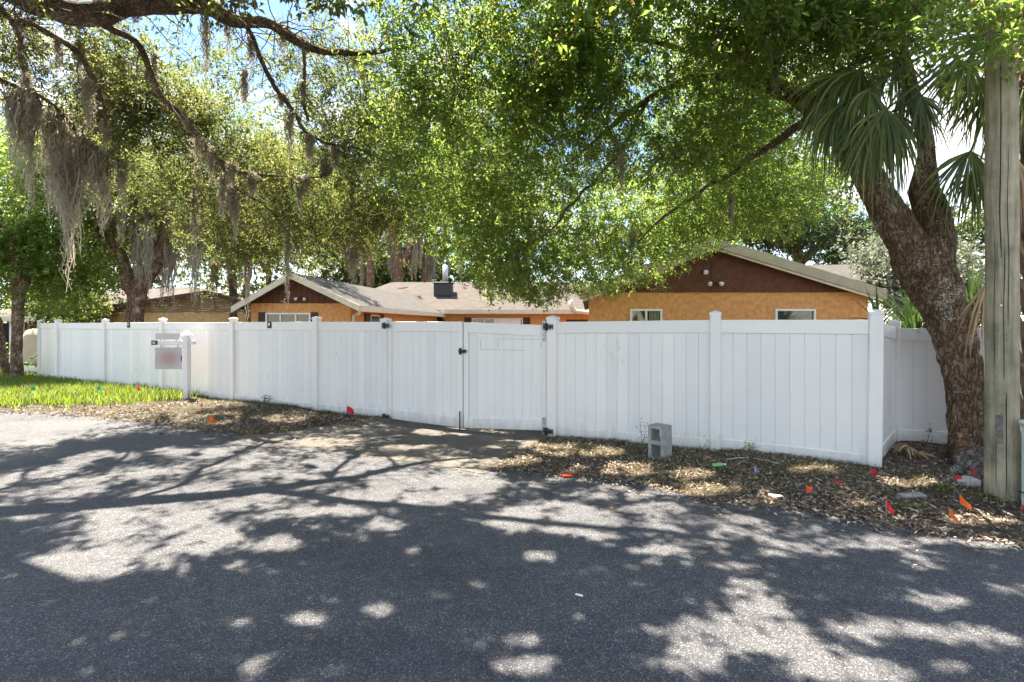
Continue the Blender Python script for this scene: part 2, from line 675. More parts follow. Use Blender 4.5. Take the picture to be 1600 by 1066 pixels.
M['leaf_left'] = leaf_mat('live oak leaf', [(0, (.052, .075, .026)), (.6, (.085, .112, .038)), (.92, (.12, .135, .055)), (.97, BR)], [(0, (.20, .27, .055)), (.6, (.31, .38, .085)), (.92, (.40, .43, .12)), (.97, (.34, .25, .12))], .45, .45, 1.3)
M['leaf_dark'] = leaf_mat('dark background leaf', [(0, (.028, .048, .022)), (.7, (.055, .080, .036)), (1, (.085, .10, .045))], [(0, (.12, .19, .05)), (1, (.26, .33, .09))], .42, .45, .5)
M['leaf_pale'] = leaf_mat('silvery leaf', [(0, (.12, .14, .10)), (.6, (.30, .31, .26)), (1, (.42, .42, .37))], [(0, (.1, .15, .06)), (1, (.25, .28, .15))], .3)
M['moss'] = leaf_mat('spanish moss', [(0, (.32, .29, .235)), (.6, (.47, .435, .355)), (1, (.60, .56, .47))], [(0, (.40, .35, .26)), (1, (.62, .56, .44))], .5, .9)
M['palm'] = leaf_mat('palm frond', [(0, (.045, .072, .016)), (.6, (.10, .138, .034)), (1, (.22, .23, .075))], [(0, (.10, .16, .03)), (1, (.34, .38, .08))], .38, .38)
M['yucca'] = leaf_mat('yucca blade', [(0, (.025, .055, .016)), (1, (.06, .10, .03))], [(0, (.06, .13, .03)), (1, (.14, .22, .05))], .25)
M['grass'] = leaf_mat('grass blade', [(0, (.045, .085, .012)), (.7, (.085, .13, .02)), (1, (.17, .17, .05))], [(0, (.17, .28, .02)), (.7, (.28, .38, .03)), (1, (.40, .38, .08))], .5)
M['drygrass'] = leaf_mat('dry verge grass', [(0, (.05, .075, .025)), (.5, (.13, .13, .06)), (1, (.30, .26, .15))], [(0, (.12, .18, .05)), (1, (.35, .3, .16))], .35, .7)
M['litter'] = leaf_mat('leaf litter', [(0, (.065, .046, .036)), (.35, (.17, .125, .092)), (.7, (.32, .25, .185)), (1, (.54, .46, .37))], [(0, (.12, .06, .03)), (1, (.3, .2, .1))], .15, .75)
M['litterp'] = leaf_mat('grey leaf litter', [(0, (.035, .026, .022)), (.35, (.10, .078, .065)), (.7, (.21, .172, .15)), (1, (.36, .31, .28))], [(0, (.1, .06, .04)), (1, (.25, .2, .13))], .12, .75)

# ------------------------------------------------------------------ fence line and ground frame
FC = np.array([4.07, 5.76])
FE = np.array([-12.6, 14.2])
FU = (FE - FC) / np.linalg.norm(FE - FC)
FN = np.array([-FU[1], FU[0]])
if FN[1] > 0:
    FN = -FN                                           # points to the road
FLEN = np.linalg.norm(FE - FC)


def fence_s(px):
    k = (px - 800.0) / F
    # C + s*U : x = k*y
    return (k * FC[1] - FC[0]) / (FU[0] - k * FU[1])


def st(s, t):
    return FC + FU * s + FN * t


def to_st(X, Y):
    d = np.stack([np.asarray(X, float) - FC[0], np.asarray(Y, float) - FC[1]], -1)
    return d @ FU, d @ FN


SG0, SG1 = fence_s(862), fence_s(603)


def t_edge(s):
    s = np.asarray(s, float)
    base = np.interp(s, [-30, -.6, 3, 6, 11.6, 13.5, 20, 60], [2.3, 1.95, 1.85, 2.0, 2.2, 2.8, 3.4, 6])
    q = np.stack([s.ravel() * 1.3, s.ravel() * 0, s.ravel() * 0], 1)
    q2 = q * 5.0
    return base + ((vnoise(q, 3) - .5) * .22 + (vnoise(q2, 4) - .5) * .10).reshape(s.shape)


def ground_h(s, t):
    s = np.asarray(s, float)
    t = np.asarray(t, float)
    te = t_edge(s)
    v = np.clip(1 - t / te, 0, 1)
    dip = -.09 * np.exp(-((s - (SG0 + SG1) / 2) / 2.4) ** 2) * v
    q = np.stack([s.ravel() * 1.6, t.ravel() * 1.6, s.ravel() * 0], 1)
    bumps = ((vnoise(q, 5) - .5) * .06 + (vnoise(q * 4, 6) - .5) * .025).reshape(s.shape)
    drive = drive_mask(s, t)
    rise = .035 * np.clip(v * 3, 0, 1)
    return dip + (bumps + rise) * np.clip(v * 5, 0, 1) * (1 - drive) - .012


def drive_mask(s, t):
    te = t_edge(s)
    w = np.clip(t / te, 0, 1)
    lo = SG0 + .05 - .35 * w
    hi = SG1 - .10 + 1.1 * w
    a = np.clip((s - lo) / .25, 0, 1)
    b_ = np.clip((hi - s) / .35, 0, 1)
    return a * b_


# lit patches on the ground, measured in the photo: (px, py, rx, ry)
LIT = [(60, 752, 105, 26), (120, 893, 92, 22), (215, 815, 90, 24), (320, 790, 130, 38), (300, 845, 110, 28), (420, 850, 75, 20), (250, 880, 30, 12),
       (20, 800, 60, 14), (150, 715, 70, 12), (60, 690, 80, 10), (320, 708, 80, 12), (430, 745, 70, 12), (460, 690, 90, 8), (560, 725, 90, 14),
       (650, 700, 70, 10), (620, 750, 60, 12), (300, 950, 60, 12), (370, 975, 52, 13), (475, 965, 45, 16), (755, 912, 22, 8), (590, 952, 30, 12),
       (640, 860, 20, 8), (900, 965, 22, 8), (900, 760, 80, 11), (860, 805, 120, 22), (990, 830, 110, 14), (1020, 860, 70, 10), (1100, 812, 90, 8),
       (1160, 840, 140, 14), (1330, 850, 120, 10), (1450, 845, 90, 7), (1250, 862, 90, 8), (850, 870, 28, 9), (930, 892, 26, 9), (1020, 878, 20, 7),
       (1130, 885, 50, 8), (1170, 915, 55, 14), (1200, 945, 50, 14), (1120, 980, 70, 18), (1230, 1000, 80, 19), (1080, 1030, 78, 18), (1330, 1050, 100, 20),
       (1390, 985, 60, 16), (1460, 940, 60, 12), (1500, 985, 50, 12), (1300, 930, 40, 9), (870, 1040, 80, 14), (990, 985, 40, 8), (1560, 1000, 40, 10),
       (1580, 920, 40, 8), (700, 780, 60, 9), (540, 800, 40, 9), (560, 880, 22, 8), (690, 930, 18, 7), (820, 1000, 20, 8), (1490, 1040, 40, 10),
       (120, 615, 150, 22), (30, 625, 70, 18), (330, 655, 60, 10), (240, 640, 60, 8), (700, 668, 60, 8), (800, 690, 60, 9), (900, 705, 60, 14), (960, 735, 70, 10),
       (1075, 742, 35, 6), (1080, 765, 60, 8), (1290, 740, 45, 8), (1420, 760, 60, 8), (1520, 815, 60, 10), (1330, 790, 50, 7), (450, 655, 50, 6), (1550, 850, 50, 8),
       (570, 775, 70, 10), (740, 748, 90, 12), (700, 722, 60, 9), (480, 800, 45, 9), (1010, 795, 70, 8), (780, 770, 60, 9), (380, 725, 60, 9), (230, 735, 60, 10), (520, 745, 50, 9), (800, 722, 50, 8), (960, 775, 50, 7), (600, 820, 30, 9), (1240, 830, 60, 7)]
LIT = np.array(LIT, float)


def lit_prob(P):
    """how sunny the ground is where the shadow of P falls (0 shade .. 1 sun)"""
    P = np.asarray(P, float)
    X = P[:, 0] - SUN[0] / SUN[2] * P[:, 2]
    Y = P[:, 1] - SUN[1] / SUN[2] * P[:, 2]
    out = np.zeros(len(P))
    ok = Y > 1.8
    Yc = np.where(ok, Y, 2)
    px = 800 + X / Yc * F
    py = HOR + F * EYE / Yc
    nz = (vnoise(np.stack([X * 2.2, Y * 2.2, X * 0], 1), 8) - .5) * 1.0
    for (cx, cy, rx, ry) in LIT:
        ky = 1.0 if cy > 740 else .85
        d = np.sqrt(((px - cx) / (rx * .98)) ** 2 + ((py - cy) / (ry * ky)) ** 2) + nz * .8
        out = np.maximum(out, np.clip((1.12 - d) / .2, 0, 1))
    fine = vnoise(np.stack([X * 5.0, Y * 5.0, X * 0], 1), 18)
    fine2 = vnoise(np.stack([X * 3.1 + 40, Y * 3.1, X * 0], 1), 19)
    out = np.maximum(out, np.clip((fine - .85) / .06, 0, 1) * .9)
    fine3 = vnoise(np.stack([X * 7.5 + 11, Y * 5.0, X * 0], 1), 20)
    out = out * np.where(fine2 < .30, .30, 1.0) * np.where(fine3 < .28, .35, 1.0)
    far = (py < 590) & ok
    nf = vnoise(np.stack([X * .6, Y * .6, X * 0], 1), 9)
    out = np.where(far, np.where(nf > .5, .5, 0), out)
    return np.where(ok, out, 0)


# verge / yard sheet
sv = np.concatenate([np.linspace(-40, -6, 12)[:-1], np.arange(-6, 24, .09), np.linspace(24, 90, 20)])
vv = np.concatenate([np.linspace(-1, 0, 61)])
rows = []
tt = np.concatenate([[-80, -40, -20, -12, -8, -5, -3], np.linspace(-2, 0, 8)[:-1], np.linspace(0, 1, 30)])
S_, K_ = np.meshgrid(sv, tt, indexing='ij')
TE = t_edge(S_) + .12
T_ = np.where(K_ < 0, K_, K_ * TE)
H_ = ground_h(S_, T_)
H_[:, -1] = -.03
XY = FC + S_[..., None] * FU + T_[..., None] * FN
V = np.concatenate([XY, H_[..., None]], -1).reshape(-1, 3)
ni, nj = S_.shape
I = np.arange(ni * nj).reshape(ni, nj)
Q = np.stack([I[:-1, :-1], I[:-1, 1:], I[1:, 1:], I[1:, :-1]], -1).reshape(-1, 4)
np_mesh('verge', V, Q, M['soil'], kind='structure', smooth=True)
MB().box((0, 200, -.35), (1200, 1200, .1)).build('ground', M['yard'], kind='structure')

# road sheet, ragged along the verge
sv = np.concatenate([np.linspace(-60, -6, 15)[:-1], np.arange(-6, 24, .05), np.linspace(24, 90, 25)])
te = t_edge(sv)
rv, rf = [], []
for i, s in enumerate(sv):
    for t_, z in ((te[i], -.018), (te[i] + .03, 0.0), (te[i] + .6, 0.0), (te[i] + 30, 0.0)):
        p = st(s, t_)
        rv.append((p[0], p[1], z))
for i in range(len(sv) - 1):
    for k in range(3):
        a = i * 4 + k
        rf.append((a, a + 1, a + 5, a + 4))
np_mesh('road', rv, rf, M['asphalt'], kind='structure')

# driveway apron between gate and road
dv, df = [], []
NS, NT = 50, 40
for j in range(NT + 1):
    w = j / NT
    lo = SG0 + .12 - .30 * w + (n1(w * 6, 0, 21) - .5) * .16
    hi = SG1 - .2 + 1.0 * w + (n1(w * 6, 5, 22) - .5) * .25
    for i in range(NS + 1):
        s = lo + (hi - lo) * i / NS
        t_ = -3.2 + (float(t_edge(np.array([s]))[0]) + .25 + 3.2) * w
        p = st(s, t_)
        h = float(ground_h(np.array([s]), np.array([max(t_, 0)]))[0])
        e = min(i, NS - i) / 2.0
        dv.append((p[0], p[1], max(h, -.13) + (.016 if e >= 1 else -.02)))
for j in range(NT):
    for i in range(NS):
        a = j * (NS + 1) + i
        df.append((a, a + 1, a + NS + 2, a + NS + 1))
# where it laps over the road, lie a few millimetres above it
for q in range(len(dv)):
    s_, t_ = to_st(dv[q][0], dv[q][1])
    if t_ > float(t_edge(np.array([s_]))[0]) - .03:
        dv[q] = (dv[q][0], dv[q][1], .004)
np_mesh('driveway', dv, df, M['drive'], kind='structure')

# ------------------------------------------------------------------ white vinyl fence
TOPZ = 1.66


def mesh_of(mb, name, mat):
    o = mb.build(name, mat)
    me = o.data
    bpy.data.objects.remove(o)
    return me


BW = 0.149


def board_mesh(h):
    return mesh_of(MB().bbox((0, 0, 0), (BW - .0018, .022, h), None, .0026), 'board', M['vinyl'])


BOARD = board_mesh(1.30)


def put(name, me, parent, loc, rz, tilt=0.0):
    o = bpy.data.objects.new(name, me)
    C.objects.link(o)
    o.location = [float(q) for q in loc]
    o.rotation_euler = (0, tilt, rz)
    if parent is not None:
        setpar(o, parent)
    return o


def gh(p):
    s, t = to_st(p[0], p[1])
    return float(ground_h(np.array([s]), np.array([t]))[0])


def post(parent, p, top=1.72, rz=0.0, lean=(0, 0), w=.127, cap=True):
    z0 = gh(p) - .25
    ax = axes(rz)
    b = np.array([p[0], p[1], z0])
    tpt = np.array([p[0] + lean[0], p[1] + lean[1], top])
    mb = MB()
    vs = []
    h = w / 2
    bv = .012
    ring = [(-h + bv, -h), (h - bv, -h), (h, -h + bv), (h, h - bv), (h - bv, h), (-h + bv, h), (-h, h - bv), (-h, -h + bv)]
    for q in (b, tpt):
        for (x, y) in ring:
            vs.append(q + ax[0] * x + ax[1] * y)
    fs = [(i, (i + 1) % 8, 8 + (i + 1) % 8, 8 + i) for i in range(8)]
    mb.add(vs, fs + [tuple(range(8, 16))])
    o = mb.build('post', M['vinyl'], parent)
    if cap:
        c = MB()
        hh = h + .004
        base = [tpt + ax[0] * x + ax[1] * y + np.array([0, 0, -.018]) for x, y in ((-hh, -hh), (hh, -hh), (hh, hh), (-hh, hh))]
        up = [p_ + np.array([0, 0, .028]) for p_ in base]
        ins = [tpt + ax[0] * x + ax[1] * y + np.array([0, 0, .022]) for x, y in ((-hh * .82, -hh * .82), (hh * .82, -hh * .82), (hh * .82, hh * .82), (-hh * .82, hh * .82))]
        apex = [tpt + np.array([0, 0, .045])]
        vs = base + up + ins + apex
        fs = [(i, (i + 1) % 4, 4 + (i + 1) % 4, 4 + i) for i in range(4)]
        fs += [(4 + i, 4 + (i + 1) % 4, 8 + (i + 1) % 4, 8 + i) for i in range(4)]
        fs += [(8 + i, 8 + (i + 1) % 4, 12) for i in range(4)]
        c.add(vs, fs).build('cap', M['vinyl'], o)
    return o


def panel(parent, a, b, top=TOPZ, bot=0.0, gap=.052, boards=True, bottop=None, topb=None):
    """rails and boards between posts a and b"""
    a = np.asarray(a, float)
    b = np.asarray(b, float)
    topb = top if topb is None else topb
    d = b - a
    Lh = np.linalg.norm(d)
    u = d / Lh
    rz = math.atan2(u[1], u[0])
    a2, b2 = a + u * gap, b - u * gap
    n = np.array([-u[1], u[0]])
    zb0, zb1 = bot, (bot if bottop is None else bottop)

    def rail(z0a, z0b, hh, name):
        mb = MB()
        vs = []
        for (p, z) in ((a2, z0a), (b2, z0b)):
            for (y, dz) in ((-.026, .004), (-.022, 0), (.022, 0), (.026, .004), (.026, hh - .004), (.022, hh), (-.022, hh), (-.026, hh - .004)):
                vs.append((p[0] + n[0] * y, p[1] + n[1] * y, z + dz))
        fs = [(i, (i + 1) % 8, 8 + (i + 1) % 8, 8 + i) for i in range(8)] + [tuple(range(7, -1, -1)), tuple(range(8, 16))]
        mb.add(vs, fs).build(name, M['vinyl'], parent)
    rail(top - .165, topb - .165, .165, 'top_rail')
    rail(zb0, zb1, .165, 'bottom_rail')
    span = np.linalg.norm(b2 - a2)
    k = max(1, int(round(span / BW)))
    for i in range(k):
        f = (i + .5) / k
        p = a2 + (b2 - a2) * f
        zc = (top + (topb - top) * f - .165 + zb0 + (zb1 - zb0) * f + .165) / 2
        hh = (top + (topb - top) * f - .165) - (zb0 + (zb1 - zb0) * f + .165) + .03
        o = put('board', BOARD, parent, (p[0], p[1], zc), rz + random.uniform(-.006, .006))
        o.scale = (span / k / BW, 1, hh / 1.30)
    return rz


def pt(px):
    return st(fence_s(px), 0.0)


FRZ = math.atan2(FU[1], FU[0])
# right run: gate post to corner, return and rear run
fr = empty('vinyl_fence', (*pt(1118), 0), 'white vinyl privacy fence from the gate to the corner beside the oak trunk', 'fence')
P862, P1118, P1365 = pt(864), pt(1118), pt(1365)
post(fr, P862, 1.70, FRZ, (0, 0), .15)
post(fr, P1118, 1.745, FRZ)
post(fr, P1365, 1.735, FRZ, (.03, .01), .135)
panel(fr, P862, P1118, 1.645, -.06, .052, bottop=-.015, topb=1.665)
panel(fr, P1118, P1365, 1.665, .0, .05, bottop=-.03, topb=1.66)
RB = np.array([5.23, 7.0])
RC = RB + np.array([.93, -.36]) * 1.9
rrz = math.atan2(*(RB - P1365)[::-1])
post(fr, RB, 1.63, rrz)
panel(fr, P1365, RB, 1.655, .0, .08, topb=1.57, bottop=.02)
post(fr, RC, 1.60, 0)
panel(fr, RB, RC, 1.555, .02)
# left run
fl = empty('vinyl_fence', (*pt(365), 0), 'long white vinyl privacy fence running from the gate to the far left', 'fence')
PL = [pt(q) for q in (603, 495, 365, 255, 165, 91)]
for i, p in enumerate(PL):
    post(fl, p, 1.725 if i else 1.69, FRZ, (0, 0), .14 if i == 0 else .127)
for i in range(len(PL) - 1):
    panel(fl, PL[i], PL[i + 1], 1.655 + .01 * (i % 2), [-.05, -.05, -.02, 0, .01][i], topb=1.66, bottop=[-.05, -.02, 0, .01, .02][i])
LB = np.array([-14.45, 15.7])
post(fl, LB, 1.72, FRZ + .3)
panel(fl, PL[-1], LB, 1.66, .02)
# small dark plates on the top rail
for px in (203, 423):
    p = pt(px)
    c = np.array([p[0] + FN[0] * .034, p[1] + FN[1] * .034, 1.60])
    o = MB().bbox(c, (.12, .012, .13), axes(FRZ), .004).build('plate', M['black'], fl)
    MB().bbox(c + np.array([*FN, 0]) * .008 + [0, 0, .015], (.05, .006, .05), axes(FRZ), .002).build('plate_mark', M['steel'], o)

# gates
GM = pt(725)
GA, GB = pt(866), pt(601)


def hinge(parent, p, z, w=.16, h=.09):
    c = np.array([p[0] + FN[0] * .085, p[1] + FN[1] * .085, z])
    ax = axes(FRZ)
    mb = MB()
    mb.bbox(c + ax[0] * .035, (.06, .018, h), ax, .004)
    mb.bbox(c - ax[0] * .05, (.085, .018, h * .8), ax, .004)
    mb.tube([c + np.array([*FN, 0]) * .012 + [0, 0, -h * .6], c + np.array([*FN, 0]) * .012 + [0, 0, h * .6]], .017, 10)
    o = mb.build('hinge', M['black'], parent)
    for dx in (.045, -.075, -.03):
        for dz in (-.025, .025):
            q = c + ax[0] * dx + np.array([*FN, 0]) * .012 + [0, 0, dz]
            MB().bbox(q, (.014, .008, .014), ax, .003).build('screw', M['steel'], o)
    return o


def gate(label, a, b, ztop_a, ztop_b, zbot_a, zbot_b, stile_hinge):
    g = empty('gate', (*((a + b) / 2), 0), label, 'gate', 'double gate leaves')
    d = (b - a) / np.linalg.norm(b - a)
    rz = math.atan2(d[1], d[0])
    n3 = np.array([*FN, 0])
    for (p, sgn, zt, zb) in ((a, 1, ztop_a, zbot_a), (b, -1, ztop_b, zbot_b)):
        q = p + d * sgn * .045
        mb = MB().bbox((q[0], q[1], (zt + zb) / 2), (.085, .062, zt - zb), axes(rz), .006)
        mb.build('stile', M['vinyl'], g)
    panel(g, a, b, ztop_a, zbot_a, .09, topb=ztop_b, bottop=zbot_b)
    return g


u2 = (GB - GA) / np.linalg.norm(GB - GA)
g1 = gate('left leaf of the white vinyl double gate with black hinges on its left', GM + u2 * .012, GB - u2 * .085, 1.655, 1.66, -.05, -.02, GB)
g2 = gate('right leaf of the white vinyl double gate with metal straps on its right', GA + u2 * .11, GM - u2 * .012, 1.60, 1.645, .04, -.04, GA)
hinge(g1, GB - u2 * .075, 1.59)
hinge(g1, GB - u2 * .075, .02)
hinge(g2, GA + u2 * .08, 1.575, .2)
hinge(g2, GA + u2 * .08, .05, .2)
for z0, z1 in ((1.36, 1.66), (-.02, .24)):
    p = GA + u2 * .15
    c = np.array([p[0] + FN[0] * .04, p[1] + FN[1] * .04, (z0 + z1) / 2])
    s_ = MB().bbox(c, (.045, .008, z1 - z0), axes(FRZ), .002).build('metal_strap', M['steel'], g2)
    for dz in (-.4, -.2, .2, .4):
        MB().bbox(c + [FN[0] * .006, FN[1] * .006, dz * (z1 - z0)], (.014, .006, .014), axes(FRZ), .002).build('screw', M['black'], s_)
# latch and drop rod
lp = np.array([GM[0] + FN[0] * .06, GM[1] + FN[1] * .06, 1.18])
ax = axes(FRZ)
la = MB().bbox(lp, (.12, .03, .05), ax, .006).bbox(lp + ax[0] * .035, (.035, .035, .10), ax, .006).bbox(lp - ax[0] * .055 + [0, 0, .01], (.04, .028, .035), ax, .004).build('latch', M['black'], g1)
MB().tube([lp + ax[0] * .01 + [FN[0] * .02, FN[1] * .02, -.05], lp + ax[0] * .01 + [FN[0] * .02, FN[1] * .02, .055]], .011, 8).build('latch_handle', M['black'], la)
rp = GM + u2 * .05
MB().tube([(rp[0] + FN[0] * .05, rp[1] + FN[1] * .05, -.125), (rp[0] + FN[0] * .05, rp[1] + FN[1] * .05, .22)], .009, 8).build('drop_rod', M['black'], g1)
# outline of an old sign on the right gate leaf, pencilled adhesive marks: thin raised strips
dd = (GM - GA) / np.linalg.norm(GM - GA)
for (f0, f1, z0, z1) in ((.12, .62, 1.385, 1.388), (.30, .80, 1.215, 1.218), (.60, .603, 1.25, 1.36), (.80, .803, 1.23, 1.37), (.13, .133, 1.26, 1.35)):
    pa, pb = GA + (GM - GA) * f0, GA + (GM - GA) * f1
    c = (pa + pb) / 2 + FN * .0125
    MB().box((c[0], c[1], (z0 + z1) / 2), (max(.004, np.linalg.norm(pb - pa)), .003, max(.004, z1 - z0)), axes(FRZ)).build('adhesive_mark', M['fascia'], g2)

# ------------------------------------------------------------------ orange house
HZ = -.1


def window(parent, x0, x1, z0, z1, Y, ax0=None, shutters=0, mull=(), frame=.05, blind=False, name='window'):
    """window in a wall facing -Y at depth Y"""
    w, h = x1 - x0, z1 - z0
    cx, cz = (x0 + x1) / 2, (z0 + z1) / 2
    mb = MB()
    mb.box((x0 + frame / 2, Y - .02, cz), (frame, .08, h))
    mb.box((x1 - frame / 2, Y - .02, cz), (frame, .08, h))
    mb.box((cx, Y - .021, z1 - frame / 2), (w - 2 * frame, .08, frame))
    mb.box((cx, Y - .021, z0 + frame / 2), (w - 2 * frame, .08, frame))
    for f in mull:
        mb.box((x0 + w * f, Y - .022, cz), (frame * .9, .07, h - 2 * frame))
    o = mb.build(name, M['frame'], parent)
    edges = [0] + list(mull) + [1]
    for i in range(len(edges) - 1):
        xa, xb = x0 + w * edges[i] + frame / 2, x0 + w * edges[i + 1] - frame / 2
        MB().box(((xa + xb) / 2, Y - .012, cz), (xb - xa, .006, h - frame)).build('pane', M['glass'], o)
    if blind:
        for k in range(7):
            MB().box((x0 + w * (.62 + .045 * k), Y - .018, cz), (w * .025, .004, h - 2 * frame)).build('blind_slat', M['curtain'], o)
    if shutters:
        for sx in (-1, 1):
            c = x0 - shutters / 2 if sx < 0 else x1 + shutters / 2
            MB().bbox((c, Y - .03, cz), (shutters, .05, h + .04), None, .008).build('shutter', M['darkwood'], parent)
    return o


def roof_slab(parent, a, b, c, d, mat, th=.10, name='roof'):
    """slab through four corners, a-b eave, d-c ridge"""
    P = [np.asarray(q, float) for q in (a, b, c, d)]
    n = np.cross(P[1] - P[0], P[3] - P[0])
    n /= np.linalg.norm(n)
    if n[2] < 0:
        n = -n
    mb = MB()
    vs = P + [p - n * th for p in P]
    mb.add(vs, [(0, 1, 2, 3), (7, 6, 5, 4), (0, 4, 5, 1), (1, 5, 6, 2), (2, 6, 7, 3), (3, 7, 4, 0)])
    return mb.build(name, mat, parent)


def board_between(parent, a, b, h, th, mat, name):
    """fascia board hanging h below the line a-b"""
    a, b = np.asarray(a, float), np.asarray(b, float)
    d = b - a
    n = np.cross(d, [0, 0, 1.0])
    n /= np.linalg.norm(n)
    mb = MB()
    vs = []
    for p in (a, b):
        for (y, z) in ((-th / 2, 0), (th / 2, 0), (th / 2, -h), (-th / 2, -h)):
            vs.append(p + n * y + np.array([0, 0, z]))
    mb.add(vs, [(0, 1, 2, 3), (7, 6, 5, 4), (0, 4, 5, 1), (1, 5, 6, 2), (2, 6, 7, 3), (3, 7, 4, 0)])
    return mb.build(name, mat, parent)


house = empty('house', (0, 18, HZ), 'orange stucco house with brown gables and grey shingle roof behind the white fence', 'house')
# right wing: gable towards the street
YR = 13.0
x0, x1 = at(920, 0, YR)[0], at(1356, 0, YR)[0]
ze = at(0, 457, YR)[2]
xr = at(1118, 0, YR - .28)[0]
zr = at(0, 372, YR - .28)[2] - .12
DR = 13.0
SK = .152 * DR                                        # the wing runs back slightly to the right
MB().prism([(x0, YR, HZ), (x1, YR, HZ), (x1 + SK, YR + DR, HZ), (x0 + SK, YR + DR, HZ)], (0, 0, ze - HZ)).build('wall', M['orange'], house)
zg = zr - .12
MB().prism([(x0 - .02, YR - .03, ze + .003), (x1 + .02, YR - .03, ze + .003), (x1 + .02, YR - .03, ze + .06), (xr, YR - .03, zg - .02), (x0 - .02, YR - .03, ze + .06)], (0, .4, 0)).build('gable', M['brown'], house)
MB().box((xr, YR - .036, (ze + zg) / 2), (.018, .012, zg - ze - .1)).build('gable_joint', M['darkwood'], house)
ov = .25
sl = (zr - ze) / (x1 - xr)
roof_slab(house, (x1 + ov, YR - ov, ze - ov * sl + .12), (x1 + ov + SK, YR + DR, ze - ov * sl + .12), (xr + SK, YR + DR, zr + .12), (xr, YR - ov, zr + .12), M['shingle'])
sl2 = (zr - ze) / (xr - x0)
roof_slab(house, (x0 - ov, YR - ov, ze - ov * sl2 + .12), (x0 - ov + SK, YR + DR, ze - ov * sl2 + .12), (xr - .004 + SK, YR + DR, zr + .12), (xr - .004, YR - ov, zr + .12), M['shingle'])
board_between(house, (xr, YR - ov - .03, zr + .125), (x1 + ov + .02, YR - ov - .03, ze - ov * sl + .125), .24, .05, M['fascia'], 'fascia')
board_between(house, (x0 - ov - .02, YR - ov - .03, ze - ov * sl2 + .125), (xr - .004, YR - ov - .03, zr + .125), .24, .05, M['fascia'], 'fascia')
board_between(house, (xr, YR - ov + .01, zr - .10), (x1 + ov - .05, YR - ov + .01, ze - ov * sl - .095), .07, .04, M['trim'], 'rake_trim')
board_between(house, (x0 - ov + .05, YR - ov + .01, ze - ov * sl2 - .095), (xr - .004, YR - ov + .01, zr - .10), .07, .04, M['trim'], 'rake_trim')
board_between(house, (x1 + ov + .03, YR - ov, ze - ov * sl + .13), (x1 + ov + .03 + SK, YR + DR, ze - ov * sl + .13), .2, .05, M['fascia'], 'fascia')
# soffits under the gable overhang
roof_slab(house, (x1 + ov - .02, YR - ov + .03, ze - ov * sl - .0), (x1 + ov - .02, YR - .032, ze - ov * sl - .0), (xr, YR - .032, zr - .0), (xr, YR - ov + .03, zr - .0), M['trim'], .015, 'soffit')
roof_slab(house, (x0 - ov + .02, YR - ov + .03, ze - ov * sl2), (x0 - ov + .02, YR - .032, ze - ov * sl2), (xr - .004, YR - .032, zr), (xr - .004, YR - ov + .03, zr), M['trim'], .015, 'soffit')
for a, b, bl in ((984, 1034, True), (1210, 1273, False)):
    wx0, wx1 = at(a, 0, YR)[0], at(b, 0, YR)[0]
    window(house, wx0, wx1, 1.0, at(0, 483, YR)[2], YR, blind=bl, mull=() if not bl else (.5,), frame=.05)


def floodlight(parent, px, py, Y, two=True, r=.055):
    c = at(px, py, Y)
    o = MB().tube([c + [0, .03, 0], c + [0, -.02, 0]], .045, 12).build('floodlight', M['darkwood'], parent)
    for s_ in ((-1, 1) if two else (0,)):
        q = c + np.array([s_ * .13, -.05, -.02 if two else 0])
        if two:
            MB().tube([c + [0, -.02, 0], q + [0, .03, .02]], .014, 6).build('arm', M['darkwood'], o)
        d = np.array([s_ * .5, -.7, -.45])
        d /= np.linalg.norm(d)
        mb = MB()
        mb.tube([q - d * .05, q - d * .02, q + d * .03, q + d * .055, q + d * .06], [.02, .04, r, r, r * .75], 14)
        mb.build('lamp_head', M['frame'], o)


floodlight(house, 1117, 442, YR - .06)
floodlight(house, 1101, 425, YR - .06, False, .06)
# rear part of the right wing: higher ridge seen beyond
cc = [at(1290, 414, 22), at(1373, 414, 22)]
roof_slab(house, at(1280, 452, 19), at(1392, 452, 19), at(1373, 413.5, 23), at(1262, 414, 23), M['shingle'], .12)

# left wing gable
YL = 17.0
lx0, lx1 = at(392, 0, YL)[0], at(548, 0, YL)[0]
lze = at(0, 474, YL)[2]
lxr = at(463, 0, YL)[0]
lzr = at(0, 433, YL)[2]
WU = np.array([.114, 1.0, 0])                         # the wing runs straight back
DL = 11.5
vs = [(lx0, YL), (lx1, YL), (lx1 + .114 * DL, YL + DL), (lx0 + .114 * DL, YL + DL)]
MB().prism([(x, y, HZ) for x, y in vs], (0, 0, lze - HZ)).build('wall', M['orange'], house)
MB().prism([(lx0 - .02, YL - .03, lze + .003), (lx1 + .02, YL - .03, lze + .003), (lx1 + .02, YL - .03, lze + .05), (lxr, YL - .03, lzr - .06), (lx0 - .02, YL - .03, lze + .05)], (0, .4, 0)).build('gable', M['brown'], house)
for k in range(-9, 10):
    xx = lxr + k * .19
    hz = (lzr - .1 - lze) * (1 - abs(xx - lxr) / (lx1 - lxr if k > 0 else lxr - lx0)) - .03
    if hz > .06:
        MB().box((xx, YL - .036, lze + hz / 2 + .01), (.022, .014, hz)).build('gable_batten', M['darkwood'], house)
ovl = .40
sL = (lzr - lze) / (lxr - lx0)
sR = (lzr - lze) / (lx1 - lxr)
eR0 = np.array([lx1 + ovl, YL - ovl, lze - ovl * sR + .10])
eR1 = eR0 + WU * (DL + .4)
rd0 = np.array([lxr, YL - ovl, lzr + .10])
rd1 = rd0 + WU * (DL + 3.5)
eL0 = np.array([lx0 - ovl, YL - ovl, lze - ovl * sL + .10])
eL1 = eL0 + WU * (DL + 2)
roof_slab(house, eR0, eR1, rd1, rd0, M['shingle'])
